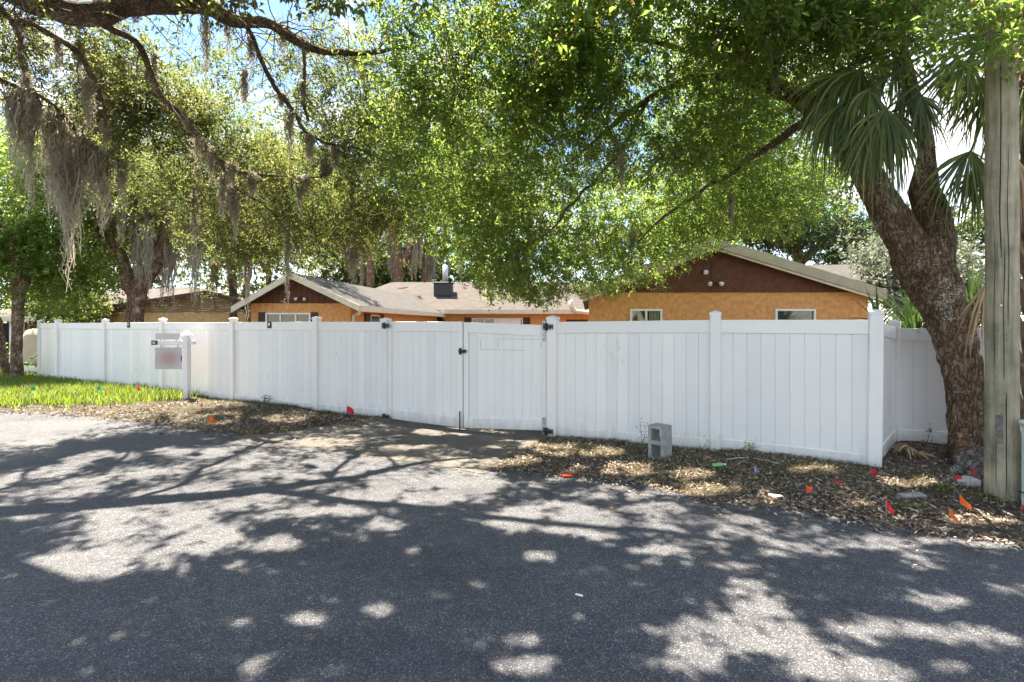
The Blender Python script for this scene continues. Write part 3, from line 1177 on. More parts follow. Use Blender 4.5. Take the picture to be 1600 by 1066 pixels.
roof_slab(house, eL0, eL1, rd1 - [.004, 0, 0], rd0 - [.004, 0, 0], M['shingle'])
dy = np.array([0, -.03, .005])
board_between(house, rd0 + dy, eR0 + dy + [.02, 0, 0], .2, .05, M['trim'], 'fascia')
board_between(house, eL0 + dy - [.02, 0, 0], rd0 + dy - [.004, 0, 0], .2, .05, M['trim'], 'fascia')
board_between(house, eR0 + np.array([.03, 0, .0]), eR1 + np.array([.03, 0, .0]), .19, .06, M['trim'], 'gutter')
roof_slab(house, eR0 + [-.02, .03, -.12], [lx1 + ovl - .02, YL - .032, eR0[2] - .12], [lxr, YL - .032, lzr - .02], rd0 + [0, .03, -.12], M['trim'], .015, 'soffit')
wx0, wx1 = at(416, 0, YL)[0], at(486, 0, YL)[0]
window(house, wx0, wx1, .9, at(0, 489, YL)[2], YL, shutters=.24, mull=(.33, .67), frame=.05)
floodlight(house, 470, 466, YL - .06, True, .05)
# downspout at the left wing corner
dpt = [eR0 + [-.02, .15, -.15], eR0 + [-.06, .2, -.25], np.array([lx1 + .07, YL + .05, lze - .42]), np.array([lx1 + .07, YL + .05, HZ + .1])]
MB().tube(dpt, .05, 8).build('downspout', M['trim'], house)
# windows with shutters on the side of the left wing that faces the court
WA = math.atan2(1.0, .114)
wax = axes(WA)


def side_window(f, z0, z1, w, ww):
    c = np.array([lx1, YL, 0]) + WU * f
    c[2] = (z0 + z1) / 2
    out = np.array([1, -.114, 0])
    out = out / np.linalg.norm(out)
    o = MB().box(c + out * .03, (w, .07, z1 - z0), wax).build('window', M['frame'], house)
    MB().box(c + out * .068, (w - .12, .01, z1 - z0 - .12), wax).build('pane', M['glass'], o)
    for sx in (-1, 1):
        MB().bbox(c + out * .04 + wax[0] * sx * (w / 2 + ww / 2), (ww, .05, z1 - z0 + .05), wax, .008).build('shutter', M['darkwood'], house)


side_window(2.0, .9, 1.98, .9, .45)

# main block across the back of the court
YM = 28.0
mz = at(0, 488, YM)[2]
mx0, mx1 = at(640, 0, YM)[0] - 3, at(960, 0, YM)[0]
MB().box(((mx0 + mx1) / 2, YM + 3.5, (mz + HZ) / 2), (mx1 - mx0, 7, mz - HZ)).build('wall', M['orange'], house)
YRG = 32.0
zrg = at(0, 441, YRG)[2]
roof_slab(house, (at(560, 0, YRG)[0] - 1, YM - .5, mz + .10), (mx1 + .5, YM - .5, mz + .10), (mx1 + .5, YRG, zrg), (at(612, 0, YRG)[0], YRG, zrg), M['shingle2'])
board_between(house, (at(682, 0, YM)[0], YM - .54, mz + .12), (mx1, YM - .54, mz + .12), .22, .06, M['trim'], 'gutter')
# arched entry under the eave: flat near-black sheet paints the recess shade
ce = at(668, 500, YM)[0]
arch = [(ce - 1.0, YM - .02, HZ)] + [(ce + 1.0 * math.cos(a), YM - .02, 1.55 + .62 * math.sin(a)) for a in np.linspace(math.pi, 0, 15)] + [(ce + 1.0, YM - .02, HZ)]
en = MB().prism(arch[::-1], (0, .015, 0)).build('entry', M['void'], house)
arc2 = [np.array([ce + 1.0 * math.cos(a), YM - .03, 1.55 + .62 * math.sin(a)]) for a in np.linspace(math.pi, 0, 25)]
MB().tube(arc2, .05, 6).build('arch_trim', M['darkwood'], en)
MB().prism([(ce - .1 + .7 * math.cos(a), YM - .05, 1.66 + .33 * math.sin(a)) for a in np.linspace(0, math.pi, 12)], (0, .012, 0)).build('fanlight', M['glass'], en)
# long window of the main block
window(house, at(737, 0, YM)[0], at(817, 0, YM)[0], .9, at(0, 497, YM)[2], YM, shutters=.4, mull=(.25, .5, .75), frame=.06)
MB().box(((at(770, 0, YM)[0] + at(815, 0, YM)[0]) / 2, YM - .03, 1.45), (at(815, 0, YM)[0] - at(770, 0, YM)[0] - .1, .01, 1.0)).build('curtain', M['white'], house)
MB().bbox(((at(885, 0, YM)[0] + at(918, 0, YM)[0]) / 2, YM - .03, 1.4), (at(918, 0, YM)[0] - at(885, 0, YM)[0], .05, .98), None, .01).build('shutter', M['darkwood'], house)
# curved downspout by the right wing
q = [at(892, 468, 27.3), at(893, 480, 27.3), at(900, 487, 27.3), at(918, 489, 27.3), at(928, 490, 27.3)]
MB().tube(q, .12, 8).build('downspout', M['trim'], house)
# sheet-metal chimney box with flue
cb = at(692, 450, 29.6)
ch = MB().bbox(cb + [0, .3, -.1], (1.05, .8, .75), None, .03).build('chimney', M['chim'], house)
MB().bbox(cb + [0, .3, .30], (1.2, .95, .06), None, .02).build('chimney_cap', M['chim'], ch)
MB().tube([cb + [.1, .3, .3], cb + [.1, .3, 1.35]], .16, 12).build('flue', M['steel'], ch)
# ------------------------------------------------------------------ neighbour's house, far left
nb = empty('house', (*at(260, 508, 22)[:2], HZ), 'pale yellow neighbouring house with tan siding gable behind the mossy oak', 'house')
YN = 22.0


def nz(py, Y=YN):
    return EYE - (py - HOR) / F * Y


nx0, nx1 = at(120, 0, YN)[0], at(400, 0, YN)[0]
npk = at(332, 0, YN)[0]
MB().box(((nx0 + nx1) / 2, YN + 3, (nz(489) + HZ) / 2), (nx1 - nx0, 6, nz(489) - HZ)).build('wall', M['yellow'], nb)
# lap siding of the gable: clapboard courses, each a tilted plank
gable_z = lambda x: (nz(489) + (nz(457) - nz(489)) * (x - nx0) / (npk - nx0)) if x < npk else (nz(457) + (nz(476) - nz(457)) * (x - npk) / (nx1 - npk))
zc = nz(489) + .003
while zc < nz(457) - .05:
    xl = nx0 + (npk - nx0) * (zc - nz(489)) / (nz(457) - nz(489)) + .1
    xrr = min(nx1, npk + (nx1 - npk) * (nz(457) - zc) / (nz(457) - nz(476)))
    if xrr - xl > .2:
        MB().prism([(xl, YN - .045, zc), (xl, YN - .02, zc + .105), (xl, YN + .01, zc + .105), (xl, YN + .01, zc)], (xrr - xl, 0, 0)).build('siding_board', M['siding'], nb)
    zc += .108
rk = lambda x, dz: np.array([x, YN - .35, gable_z(x) + dz])
roof_slab(nb, rk(nx0 - .4, .06), rk(npk, .06), at(300, 448, 27), at(175, 455, 27), M['shingle2'], .1)
roof_slab(nb, rk(npk + .004, .06), rk(nx1 + .3, .06), at(395, 470, 27), at(303, 448, 27), M['shingle2'], .1)
board_between(nb, rk(nx0 - .4, .07) - [0, .03, 0], rk(npk, .07) - [0, .03, 0], .17, .04, M['ofascia'], 'fascia')
board_between(nb, rk(npk, .07) - [0, .03, 0], rk(nx1 + .3, .07) - [0, .03, 0], .17, .04, M['ofascia'], 'fascia')
v0, v1 = at(316, 0, YN)[0], at(335, 0, YN)[0]
vt = MB().box(((v0 + v1) / 2, YN - .06, nz(474)), (v1 - v0, .06, .46)).build('gable_vent', M['trim'], nb)
for k in range(7):
    MB().box(((v0 + v1) / 2, YN - .10, nz(474) - .18 + k * .06), (v1 - v0 - .08, .03, .03), np.array([[1, 0, 0], [0, .8, -.6], [0, .6, .8]])).build('vent_slat', M['siding'], vt)
e0 = at(152, 493, YN - .4)
MB().tube([e0, e0 + [.05, .05, -.12], e0 + [.35, .3, -.3], e0 + [.4, .35, -1.6]], .05, 8).build('downspout', M['ofascia'], nb)

# carport at the far left edge
cp = empty('carport', (*at(20, 508, 19.5)[:2], 0), 'low carport with slim white posts at the far left edge', 'carport')
roof_slab(cp, at(-60, 497, 18.6), at(55, 494, 19), at(75, 484, 23), at(-40, 486, 23), M['shingle2'], .12)
board_between(cp, at(-60, 496.5, 18.55), at(55, 493.5, 18.95), .18, .05, M['trim'], 'fascia')
for px in (18, 35, -20):
    p = at(px, 500, 19.3)
    MB().box((p[0], p[1], .85), (.09, .09, 1.85)).build('post', M['white'], cp)
pa = at(-30, 500, 23.5)
MB().box((pa[0] + 1.0, 23.6, .8), (5.5, .1, 1.8)).build('back_panel', M['void'], cp)  # near-black panel, shade of the carport opening put into its colour
pb = at(45, 520, 22.5)
MB().box((pb[0] + .5, 22.6, .8), (1.2, .1, 1.75)).build('back_panel', M['yellow'], cp)

# covered chair-like thing under a canvas cover on a pale slab
ct = empty('covered_equipment', (*ground(60, 583)[:2], 0), 'tall beige canvas cover over garden equipment beside the fence end', 'garden cover')
Yt = 17.2
cx = at(59, 0, Yt)[0]
zs = [.32, .45, .7, 1.0, 1.25, 1.42, 1.47]
ws = [.62, .60, .53, .47, .43, .38, .22]
ds = [.5, .5, .46, .4, .36, .3, .18]
ringsv, fsv = [], []
for i, z in enumerate(zs):
    for k in range(28):
        a = k / 28 * 2 * math.pi
        e = .55
        cxx = math.copysign(abs(math.cos(a)) ** e, math.cos(a))
        cyy = math.copysign(abs(math.sin(a)) ** e, math.sin(a))
        wv = 1 + .05 * math.sin(a * 7 + z * 2) * (1 - i / 7) + .03 * (n1(a * 2, z * 3, 31) - .5)
        ringsv.append((cx + .1 * z + ws[i] * cxx * wv, Yt + ds[i] * cyy * wv, z + .06 * math.sin(a * 3 + 1) * (i == 0)))
for i in range(len(zs) - 1):
    for k in range(28):
        k2 = (k + 1) % 28
        fsv.append((i * 28 + k, i * 28 + k2, (i + 1) * 28 + k2, (i + 1) * 28 + k))
fsv.append(tuple(6 * 28 + k for k in range(28)))
MB().add(ringsv, fsv, 0, True).build('cover', M['tarp'], ct)
MB().bbox((cx, Yt - .05, .16), (1.35, 1.1, .24), None, .05).build('base', M['white'], ct)
hem = [np.array([cx + .05 + .5 * math.cos(a) * (1 - .2 * math.sin(a)), Yt - .46 - .02, .95 - .5 * math.sin(a)]) for a in np.linspace(.2, 2.2, 14)]
MB().tube(hem, .018, 6).build('piping', M['white'], ct)

# ------------------------------------------------------------------ for-sale style sign in front of the fence
sb = ground(292, 626)
YS = sb[1]
sp = empty('sign_post', (sb[0], sb[1], 0), 'white wooden sign post with pointed top and side arm before the fence', 'sign post')
sax = axes(FRZ + math.pi)
sax[0], sax[1] = sax[0], sax[1]
sax = axes(-.12)
zt = EYE - (530 - HOR) / F * YS


def sz(py):
    return EYE - (py - HOR) / F * YS


def sx(px):
    return (px - 800) / F * YS


pw = .115
MB().bbox((sb[0], sb[1], sz(528) / 2 - .1), (pw, pw, sz(528) + .2), sax, .008).build('post', M['signwhite'], sp)
c = np.array([sb[0], sb[1], sz(528)])
h = pw / 2
mbp = MB()
lev = [(h * .62, 0), (h * .62, .035), (h * 1.45, .06), (0.004, .17)]
vs = []
for (r_, dz) in lev:
    for (x, y) in ((-1, -1), (1, -1), (1, 1), (-1, 1)):
        vs.append(c + sax[0] * x * r_ + sax[1] * y * r_ + [0, 0, dz])
fs = [(l * 4 + i, l * 4 + (i + 1) % 4, l * 4 + 4 + (i + 1) % 4, l * 4 + 4 + i) for l in range(3) for i in range(4)] + [(12, 13, 14, 15)]
mbp.add(vs, fs).build('finial', M['signwhite'], sp)
az = sz(535.5)
xa, xb = sx(239), sx(305)
am = MB().bbox(((xa + xb) / 2, sb[1] - .002, az), (xb - xa, .07, .085), None, .006).build('arm', M['signwhite'], sp)
MB().bbox((xa + .06, sb[1] - .045, az), (.12, .02, .095), None, .004).build('end_plate', M['black'], am)
MB().bbox((xa + .06, sb[1] - .058, az), (.06, .008, .045), None, .002).build('plate_mark', M['steel'], am)


def blurred_sign(name, tone, spot, c, rx, rz):
    m, nt, b = new_mat(name)
    tc = nt.nodes.new('ShaderNodeTexCoord')
    mp = nt.nodes.new('ShaderNodeMapping')
    mp.inputs['Location'].default_value = (-c[0] / rx, 0, -c[2] / rz)
    mp.inputs['Scale'].default_value = (1 / rx, 0, 1 / rz)
    g = nt.nodes.new('ShaderNodeNewGeometry')
    L(nt, g.outputs['Position'], mp.inputs['Vector'])
    gr = nt.nodes.new('ShaderNodeTexGradient')
    gr.gradient_type = 'SPHERICAL'
    L(nt, mp.outputs['Vector'], gr.inputs['Vector'])
    r = ramp(nt, gr.outputs['Fac'], [(.0, tone), (.75, spot)])
    L(nt, r.outputs['Color'], b.inputs['Base Color'])
    b.inputs['Roughness'].default_value = .5
    return m


hc = np.array([(sx(243) + sx(285)) / 2, sb[1], (sz(543) + sz(577)) / 2])
hs = empty('hanging_sign', hc, 'square grey-pink blurred sign panel hanging below the sign post arm', 'sign')
hw, hh = sx(285) - sx(243), sz(543) - sz(577)
MB().bbox(hc, (hw - .03, .02, hh - .03), None, .003).build('panel', blurred_sign('sign panel print', (.50, .49, .49), (.42, .28, .28), hc, .32, .26), hs)
mbf = MB()
mbf.box(hc + [0, 0, hh / 2 - .008], (hw, .026, .016)).box(hc - [0, 0, hh / 2 - .008], (hw, .026, .016))
mbf.box(hc + [hw / 2 - .008, 0, 0], (.016, .026, hh - .034)).box(hc - [hw / 2 - .008, 0, 0], (.016, .026, hh - .034))
mbf.build('sign_frame', M['steel'], hs)
MB().bbox(hc + [hw / 2 - .012, -.016, .0], (.02, .01, .12), None, .002).build('clip', M['black'], hs)
MB().bbox(hc + [-hw / 2 + .010, -.016, -.02], (.014, .01, .07), None, .002).build('clip', M['steel'], hs)
for f in (-.3, .34):
    MB().tube([hc + [hw * f, 0, hh / 2 - .02], hc + [hw * f, 0, az - .03 - hc[2]]], .010, 6).build('hook', M['steel'], hs)
rc = np.array([(sx(244) + sx(283)) / 2, sb[1] - .005, (sz(521) + sz(530)) / 2])
rd = empty('rider_sign', rc, 'narrow pale blurred sign strip standing on top of the sign post arm', 'sign')
MB().prism([rc + [-.27, -.01, -.065], rc + [.235, -.01, -.065], rc + [.27, -.01, .065], rc + [-.27, -.01, .065]], (0, .02, 0)).build('panel', plain('rider print', (.60, .555, .545), .5, .05, 2), rd)
for f in (-.17, .17):
    MB().tube([rc + [f, 0, -.05], rc + [f, 0, az + .02 - rc[2]]], .012, 6).build('bracket', M['steel'], rd)

# ------------------------------------------------------------------ concrete block
bp_ = ground(1035, 717, .02)
cbk = MB()
brz = -.80
bax = axes(brz)
W_, H2, D_ = .20, .40, .20
b0 = np.array([bp_[0], bp_[1] + .1, .0])


def bl(x, y, z):
    return b0 + bax[0] * x + bax[1] * y + np.array([0, 0, z])


holes = [(-.065, .065, .035, .178), (-.065, .065, .222, .365)]
xsb = [-.1, -.065, .065, .1]
zsb = [0, .035, .178, .222, .365, .40]
for side, yy in ((0, -.1), (1, .1)):
    for i in range(3):
        for j in range(5):
            if i == 1 and j in (1, 3):
                continue
            vs = [bl(xsb[i], yy, zsb[j]), bl(xsb[i + 1], yy, zsb[j]), bl(xsb[i + 1], yy, zsb[j + 1]), bl(xsb[i], yy, zsb[j + 1])]
            cbk.add(vs, [(0, 1, 2, 3) if side == 0 else (3, 2, 1, 0)])
for (xa_, xb_, za_, zb_) in holes:
    r0 = [bl(xa_, -.1, za_), bl(xb_, -.1, za_), bl(xb_, -.1, zb_), bl(xa_, -.1, zb_)]
    r1 = [bl(xa_ + .006, .1, za_ + .006), bl(xb_ - .006, .1, za_ + .006), bl(xb_ - .006, .1, zb_ - .006), bl(xa_ + .006, .1, zb_ - .006)]
    cbk.add(r0 + r1, [(i, 4 + i, 4 + (i + 1) % 4, (i + 1) % 4) for i in range(4)])
cor = [bl(-.1, -.1, 0), bl(.1, -.1, 0), bl(.1, .1, 0), bl(-.1, .1, 0)]
cot = [bl(-.1, -.1, .4), bl(.1, -.1, .4), bl(.1, .1, .4), bl(-.1, .1, .4)]
cbk.add(cor + cot, [(1, 2, 6, 5), (3, 0, 4, 7), (4, 5, 6, 7), (3, 2, 1, 0)])
tag(cbk.build('concrete_block', M['block']), 'grey two-hole concrete block standing on end before the fence', 'block')

# ------------------------------------------------------------------ utility pole and pedestal
up = ground(1565, 782)
PR = .118
upo = empty('utility_pole', up, 'thick weathered wooden utility pole at the right edge', 'utility pole')
zz = np.linspace(-.3, 9.5, 70)
mb = MB()
mb.tube([(up[0] + .004 * math.sin(z), up[1], z) for z in zz], [PR * (1.0 + .05 * math.exp(-max(z, 0) * 3) - .006 * z) for z in zz], 40, rough=.05, seed=4, nscale=4)
mb.build('shaft', M['pole'], upo)
for (a, z0, z1, w) in ((-2.38, 2.2, 4.0, .006), (-2.05, -.2, 1.0, .006), (-2.62, .0, .7, .004), (-2.2, 1.1, 2.3, .004), (-1.95, 1.6, 3.2, .004), (-2.75, 1.2, 2.6, .003)):
    pts = []
    for z in np.linspace(z0, z1, 14):
        aa = a + .16 * (n1(z * 2.3, 0, 50) - .5)
        r_ = PR * (1.0 - .006 * z) + .001
        pts.append((up[0] + r_ * math.cos(aa), up[1] + r_ * math.sin(aa), z))
    MB().tube(pts, [w * .2] + [w * .6] * 12 + [w * .2], 5).build('check_crack', M['void'], upo)
c = np.array([up[0] + PR * math.cos(-2.36), up[1] + PR * math.sin(-2.36), at(0, 478, up[1])[2]])
MB().tube([c + [.008, .008, 0], c + [-.009, -.009, 0]], .010, 10).build('nail_head', M['white'], upo)
pv, pf = [], []
for i in range(9):
    for j in range(5):
        a_ = -2.66 + .42 * i / 8
        z_ = at(0, 690, up[1])[2] + .26 * j / 4 + .02 * (n1(i * 1.3, j, 52) - .5)
        rr_ = PR * 1.06
        pv.append((up[0] + rr_ * math.cos(a_), up[1] + rr_ * math.sin(a_), z_))
for i in range(8):
    for j in range(4):
        q_ = i * 5 + j
        pf.append((q_, q_ + 5, q_ + 6, q_ + 1))
MB().add(pv, pf, 0, True).build('stencil_patch', plain('faded tag', (.15, .145, .12), .9, .5, 25), upo)

pd = ground(1626, 800)
pe = empty('utility_pedestal', pd, 'pale green utility pedestal box cut by the right edge', 'utility box')
mb = MB()
mb.bbox((pd[0] + .05, pd[1], .33), (.24, .24, .80), None, .025)
mb.build('housing', M['pedestal'], pe)
MB().bbox((pd[0] + .05, pd[1], .745), (.26, .26, .05), None, .02).build('lid', M['pedestal'], pe)
MB().box((pd[0] + .05, pd[1], .14), (.246, .246, .012)).build('seam', M['black'], pe)

# ------------------------------------------------------------------ utility marking flags
FLAGS = [
    (22, 582, 'orangered', .055, 'orange-red marker flag near the tree trunk, leftmost of all flags', 0),
    (33, 606, 'red', .03, 'small dark red marker flag half hidden in grass near the leftmost flag', 1),
    (50, 607, 'green', .045, 'dark green marker flag at the left end of the bright grass', 2),
    (61, 605, 'orangef', .025, 'small orange marker flag beside the leftmost green flag in the grass', 1),
    (152, 607, 'green', .05, 'green marker flag just left of a red flag before the fence', 0),
    (168, 607, 'red', .05, 'red marker flag right beside a green flag before the fence', 3),
    (213, 607, 'red', .05, 'red marker flag standing alone in grass left of the sign post', 0),
    (315, 629, 'orangered', .05, 'orange-red marker flag just right of the sign post foot', 4),
    (327, 655, 'orangef', .055, 'orange marker flag in the grey leaf litter at the road', 0),
    (540, 640, 'red', .062, 'red marker flag before the fence panel left of the gate', 2),
    (1177, 731, 'blue', .05, 'blue marker flag, the only blue one, near the fence', 4),
    (1258, 764, 'orangered', .065, 'orange-red marker flag in litter left of the small dark red one', 2),
    (1305, 749, 'red', .045, 'small dark red marker flag between the orange-red flag and corner post', 3),
    (1364, 736, 'red', .062, 'red marker flag at the foot of the fence corner post', 1),
    (1387, 786, 'red', .062, 'narrow red marker flag in litter closest to the road edge', 4),
    (1481, 799, 'orangef', .062, 'orange marker flag left and in front of its taller orange neighbour', 4),
    (1500, 780, 'orangef', .075, 'tall bright orange marker flag left of the utility pole', 3),
    (1488, 746, 'red', .045, 'red marker flag lying low on the grey log', 5),
    (1518, 733, 'red', .055, 'red marker flag upright between the grey logs by the utility pole', 4),
    (1599, 793, 'red', .045, 'red marker flag before the pale green pedestal', 0),
]
for (px, py, colr, sz_, lab, style) in FLAGS:
    hgt = .24 if px > 800 else .22
    Yf = F * (EYE - hgt - .01) / (py - HOR)
    if px == 540:
        hgt, Yf = .22, 8.9
    X = (px - 800) / F * Yf
    g0 = gh((X, Yf))
    root = empty('marker_flag', (X, Yf, g0), lab, 'flag', 'utility marking flags')
    k = Yf / F * 1600 / 1600
    size = sz_ * (.92 if px > 700 else 1.9)
    tiltx = random.uniform(-.12, .12)
    topz = EYE - (py - HOR) / F * Yf
    base = np.array([X, Yf, g0 - .04])
    tp = np.array([X + tiltx * .2, Yf, topz + size * .55])
    MB().tube([base, (base + tp) / 2 + [random.uniform(-.01, .01), 0, 0], tp], .0019 if px > 800 else .0035, 5).build('wire', M['twig'], root)
    a0 = {0: .15, 1: .8, 2: -.35, 3: 1.0, 4: 1.25, 5: .2}[style]
    dirx = np.array([math.cos(a0), -math.sin(a0), 0])
    drp = {0: -.35, 1: -.5, 2: -.55, 3: -.8, 4: -1.0, 5: -.2}[style]
    gv, gf = [], []
    NU, NV = 7, 5
    for i in range(NU + 1):
        for j in range(NV + 1):
            u_, v_ = i / NU, j / NV
            p = tp + dirx * u_ * size * (1.1 if style in (0, 2, 5) else .9) + np.array([0, 0, -v_ * size * (1.0 - .35 * u_) + drp * u_ * size * 1.1])
            p = p + np.array([.2, 1, 0]) * math.sin(u_ * 5 + v_ * 2 + px) * size * .30 * u_
            gv.append(p)
    for i in range(NU):
        for j in range(NV):
            a = i * (NV + 1) + j
            gf.append((a, a + 1, a + NV + 2, a + NV + 1))
    MB().add(gv, gf, 0, True).build('pennant', M['f' + colr], root)

# crumpled flag lying flat by the driveway and orange survey paint marks
fp = ground(886, 741, .03)
gv, gf = [], []
for i in range(9):
    for j in range(7):
        x, y = (i / 8 - .5) * .11, (j / 6 - .5) * .10
        gv.append((fp[0] + x, fp[1] + y, .008 + .028 * n1(x * 25 + 3, y * 25, 61)))
for i in range(8):
    for j in range(6):
        a = i * 7 + j
        gf.append((a, a + 7, a + 8, a + 1))
tag(MB().add(gv, gf, 0, True).build('marker_flag', M['forangered']), 'crumpled orange-red flag lying flat in litter beside the driveway', 'flag', 'utility marking flags')

# small litter
wb = ground(1122, 727, .05)
bt = empty('plastic_bottle', wb, 'small clear green plastic bottle lying in the grass by the fence', 'bottle')
m, nt, b = new_mat('green plastic')
b.inputs['Base Color'].default_value = (.35, .75, .25, 1)
b.inputs['Roughness'].default_value = .15
b.inputs['Transmission Weight'].default_value = .5
M['bottle'] = m
d = np.array([.97, .15, .06])
MB().tube([wb - d * .07, wb - d * .065, wb + d * .03, wb + d * .05, wb + d * .065, wb + d * .07], [.01, .027, .028, .022, .011, .010], 14).build('body', M['bottle'], bt)
MB().tube([wb + d * .07, wb + d * .088], .013, 12).build('bottle_cap', M['white'], bt)
pp = ground(1213, 779, .03)
gv, gf = [], []
for i in range(7):
    for j in range(5):
        x, y = (i / 6 - .5) * .11, (j / 4 - .5) * .09
        gv.append((pp[0] + x, pp[1] + y, .04 + .035 * n1(x * 30 + 7, y * 30, 62)))
for i in range(6):
    for j in range(4):
        a = i * 5 + j
        gf.append((a, a + 5, a + 6, a + 1))
tag(MB().add(gv, gf, 0, True).build('paper_scrap', M['paper']), 'crumpled white paper scrap in the leaf litter at the road edge', 'paper')
cg = ground(905, 933, .0)
tag(MB().tube([cg + [-.02, .01, .012], cg + [.02, -.01, .012]], .006, 8).build('cigarette_butt', M['paper']), 'tiny white cigarette butt lying on the shaded asphalt', 'litter')
cpts = [ground(x, y, .04) for x, y in ((1135, 718), (1155, 715), (1175, 716), (1195, 719), (1215, 724))]
tag(MB().tube(cpts, .0028, 6).build('loose_cable', M['paper']), 'thin white cable end lying in grass behind the blue flag', 'cable')

# grey logs, roots and rock by the utility pole
def log(name, label, pts, r0, r1, seed, mat='deadwood'):
    P = []
    n = 18
    pts = np.array(pts)
    tt_ = np.linspace(0, len(pts) - 1, n)
    for q in tt_:
        i = min(int(q), len(pts) - 2)
        P.append(pts[i] + (pts[i + 1] - pts[i]) * (q - i))
    return tag(MB().tube(P, np.linspace(r0, r1, n), 14, rough=.5, seed=seed, nscale=9).build(name, M[mat]), label, 'log')


log('fallen_log', 'upper pale grey fallen log between oak trunk and utility pole', [at(1492, 722, 5.6), at(1515, 714, 5.55), at(1550, 706, 5.5)], .05, .07, 3)
log('fallen_log', 'lower grey fallen log with pale bark beside the red flag', [at(1480, 742, 5.35), at(1500, 731, 5.3), at(1525, 726, 5.25), at(1560, 724, 5.2)], .045, .075, 5)
log('fallen_log', 'short dark log lying behind the pale rock at the pole', [at(1515, 745, 5.05), at(1535, 741, 5.0), at(1560, 740, 5.0)], .055, .065, 8)
rk_c = at(1514, 755, 4.95)
bpy.ops.mesh.primitive_ico_sphere_add(subdivisions=3, radius=.085, location=rk_c)
ro = bpy.context.object
ro.name = 'rock'
co = np.array([v.co[:] for v in ro.data.vertices])
dn = vnoise(co * 18 + 4, 71) * .6 + vnoise(co * 45, 72) * .3
co = co * (0.72 + .5 * dn)[:, None] * np.array([1.25, 1, .85])
ro.data.vertices.foreach_set('co', co.astype(np.float32).ravel())
ro.data.materials.append(M['rock'])
ro.data.update()
tag(ro, 'pale grey rock left of the foot of the utility pole', 'rock')
stp = ground(1425, 775, .03)
tag(MB().bbox(stp + [0, 0, .0], (.24, .09, .04), axes(.1), .012).build('paver_fragment', M['block']), 'pale flat broken paver half buried in litter near the corner', 'stone')
# surface roots / sticks on the verge
for i, pts in enumerate((((1455, 788), (1485, 790), (1510, 793), (1530, 800), (1545, 815), (1552, 828)), ((1545, 790), (1565, 800), (1590, 812), (1610, 818)), ((1330, 768), (1350, 772), (1372, 771)), ((1260, 772), (1245, 768), (1228, 770)))):
    P = [ground(x, y, .03) + np.array([0, 0, .012]) for x, y in pts]
    labs = ['long bent stick lying in litter in front of the orange flags', 'stick lying in litter between utility pole and pedestal', 'short stick lying between two red flags in the litter', 'short stick lying left of the orange-red flag in litter']
    tag(MB().tube(P, [.009] * (len(P) - 1) + [.004], 6).build('fallen_stick', M['deadwood']), labs[i], 'stick')
# ------------------------------------------------------------------ vegetation tools
def unit(a):
    return a / (np.linalg.norm(a, axis=-1, keepdims=True) + 1e-9)


def resample(P, step):
    """smooth polyline (x,y,z,r) through the points, Catmull-Rom"""
    P = np.asarray(P, float)
    Q = np.vstack([2 * P[0] - P[1], P, 2 * P[-1] - P[-2]])
    out = []
    for i in range(1, len(Q) - 2):
        n = max(2, int(np.linalg.norm(Q[i + 1][:3] - Q[i][:3]) / step))
        for t in np.arange(n) / n:
            a, b, c, d = Q[i - 1], Q[i], Q[i + 1], Q[i + 2]
            out.append(.5 * ((2 * b) + (-a + c) * t + (2 * a - 5 * b + 4 * c - d) * t * t + (-a + 3 * b - 3 * c + d) * t ** 3))
    out.append(P[-1])
    out = np.array(out)
    out[:, 3] = np.maximum(out[:, 3], .003)
    return out


def pxline(pts):
    """[(px,py,Y,radius_px)] -> (x,y,z,r)"""
    return np.array([[*at(a, b, Y), r / F * Y] for (a, b, Y, r) in pts])


def wobble(P, amp, seed):
    n = np.stack([vnoise(P[:, :3] * 1.7 + 5 * k, seed + k) - .5 for k in range(3)], 1)
    n[0] = 0
    m = np.stack([vnoise(P[:, :3] * 5.5 + 7 * k, seed + 40 + k) - .5 for k in range(3)], 1)
    m[0] = 0
    Q = P.copy()
    Q[:, :3] += n * amp + m * amp * .35
    return Q


def sprigs_to_leaves(Cn, D, rng, per, slen, ll, lw, droop=.25, spread=.8):
    """leaf diamonds set along little twigs: Cn twig bases, D twig directions"""
    n = len(Cn)
    f = rng.uniform(.1, 1.0, (n, per))
    base = Cn[:, None, :] + D[:, None, :] * (f * slen)[..., None]
    base += rng.normal(0, .03, base.shape)
    ld = unit(D[:, None, :] * .55 + rng.normal(0, spread, (n, per, 3)) + np.array([0, 0, -droop]))
    base = base.reshape(-1, 3)
    ld = ld.reshape(-1, 3)
    m = len(base)
    up = unit(rng.normal(0, .55, (m, 3)) + np.array([0, 0, 1.0]))
    side = unit(np.cross(ld, up))
    nrm = np.cross(side, ld)
    sc = rng.uniform(.45, 1.4, (m, 1))
    Ll, Lw = ll * sc, lw * sc * rng.uniform(.8, 1.2, (m, 1))
    fold = Lw * .35
    v0 = base
    v1 = base + ld * Ll * .45 + side * Lw * .5 + nrm * fold
    v2 = base + ld * Ll - nrm * Ll * .12
    v3 = base + ld * Ll * .45 - side * Lw * .5 + nrm * fold
    V = np.stack([v0, v1, v2, v3], 1).reshape(-1, 3)
    k = np.arange(m)[:, None] * 4
    T = np.concatenate([k + np.array([[0, 1, 2]]), k + np.array([[0, 2, 3]])], 1).reshape(-1, 3)
    return V, T


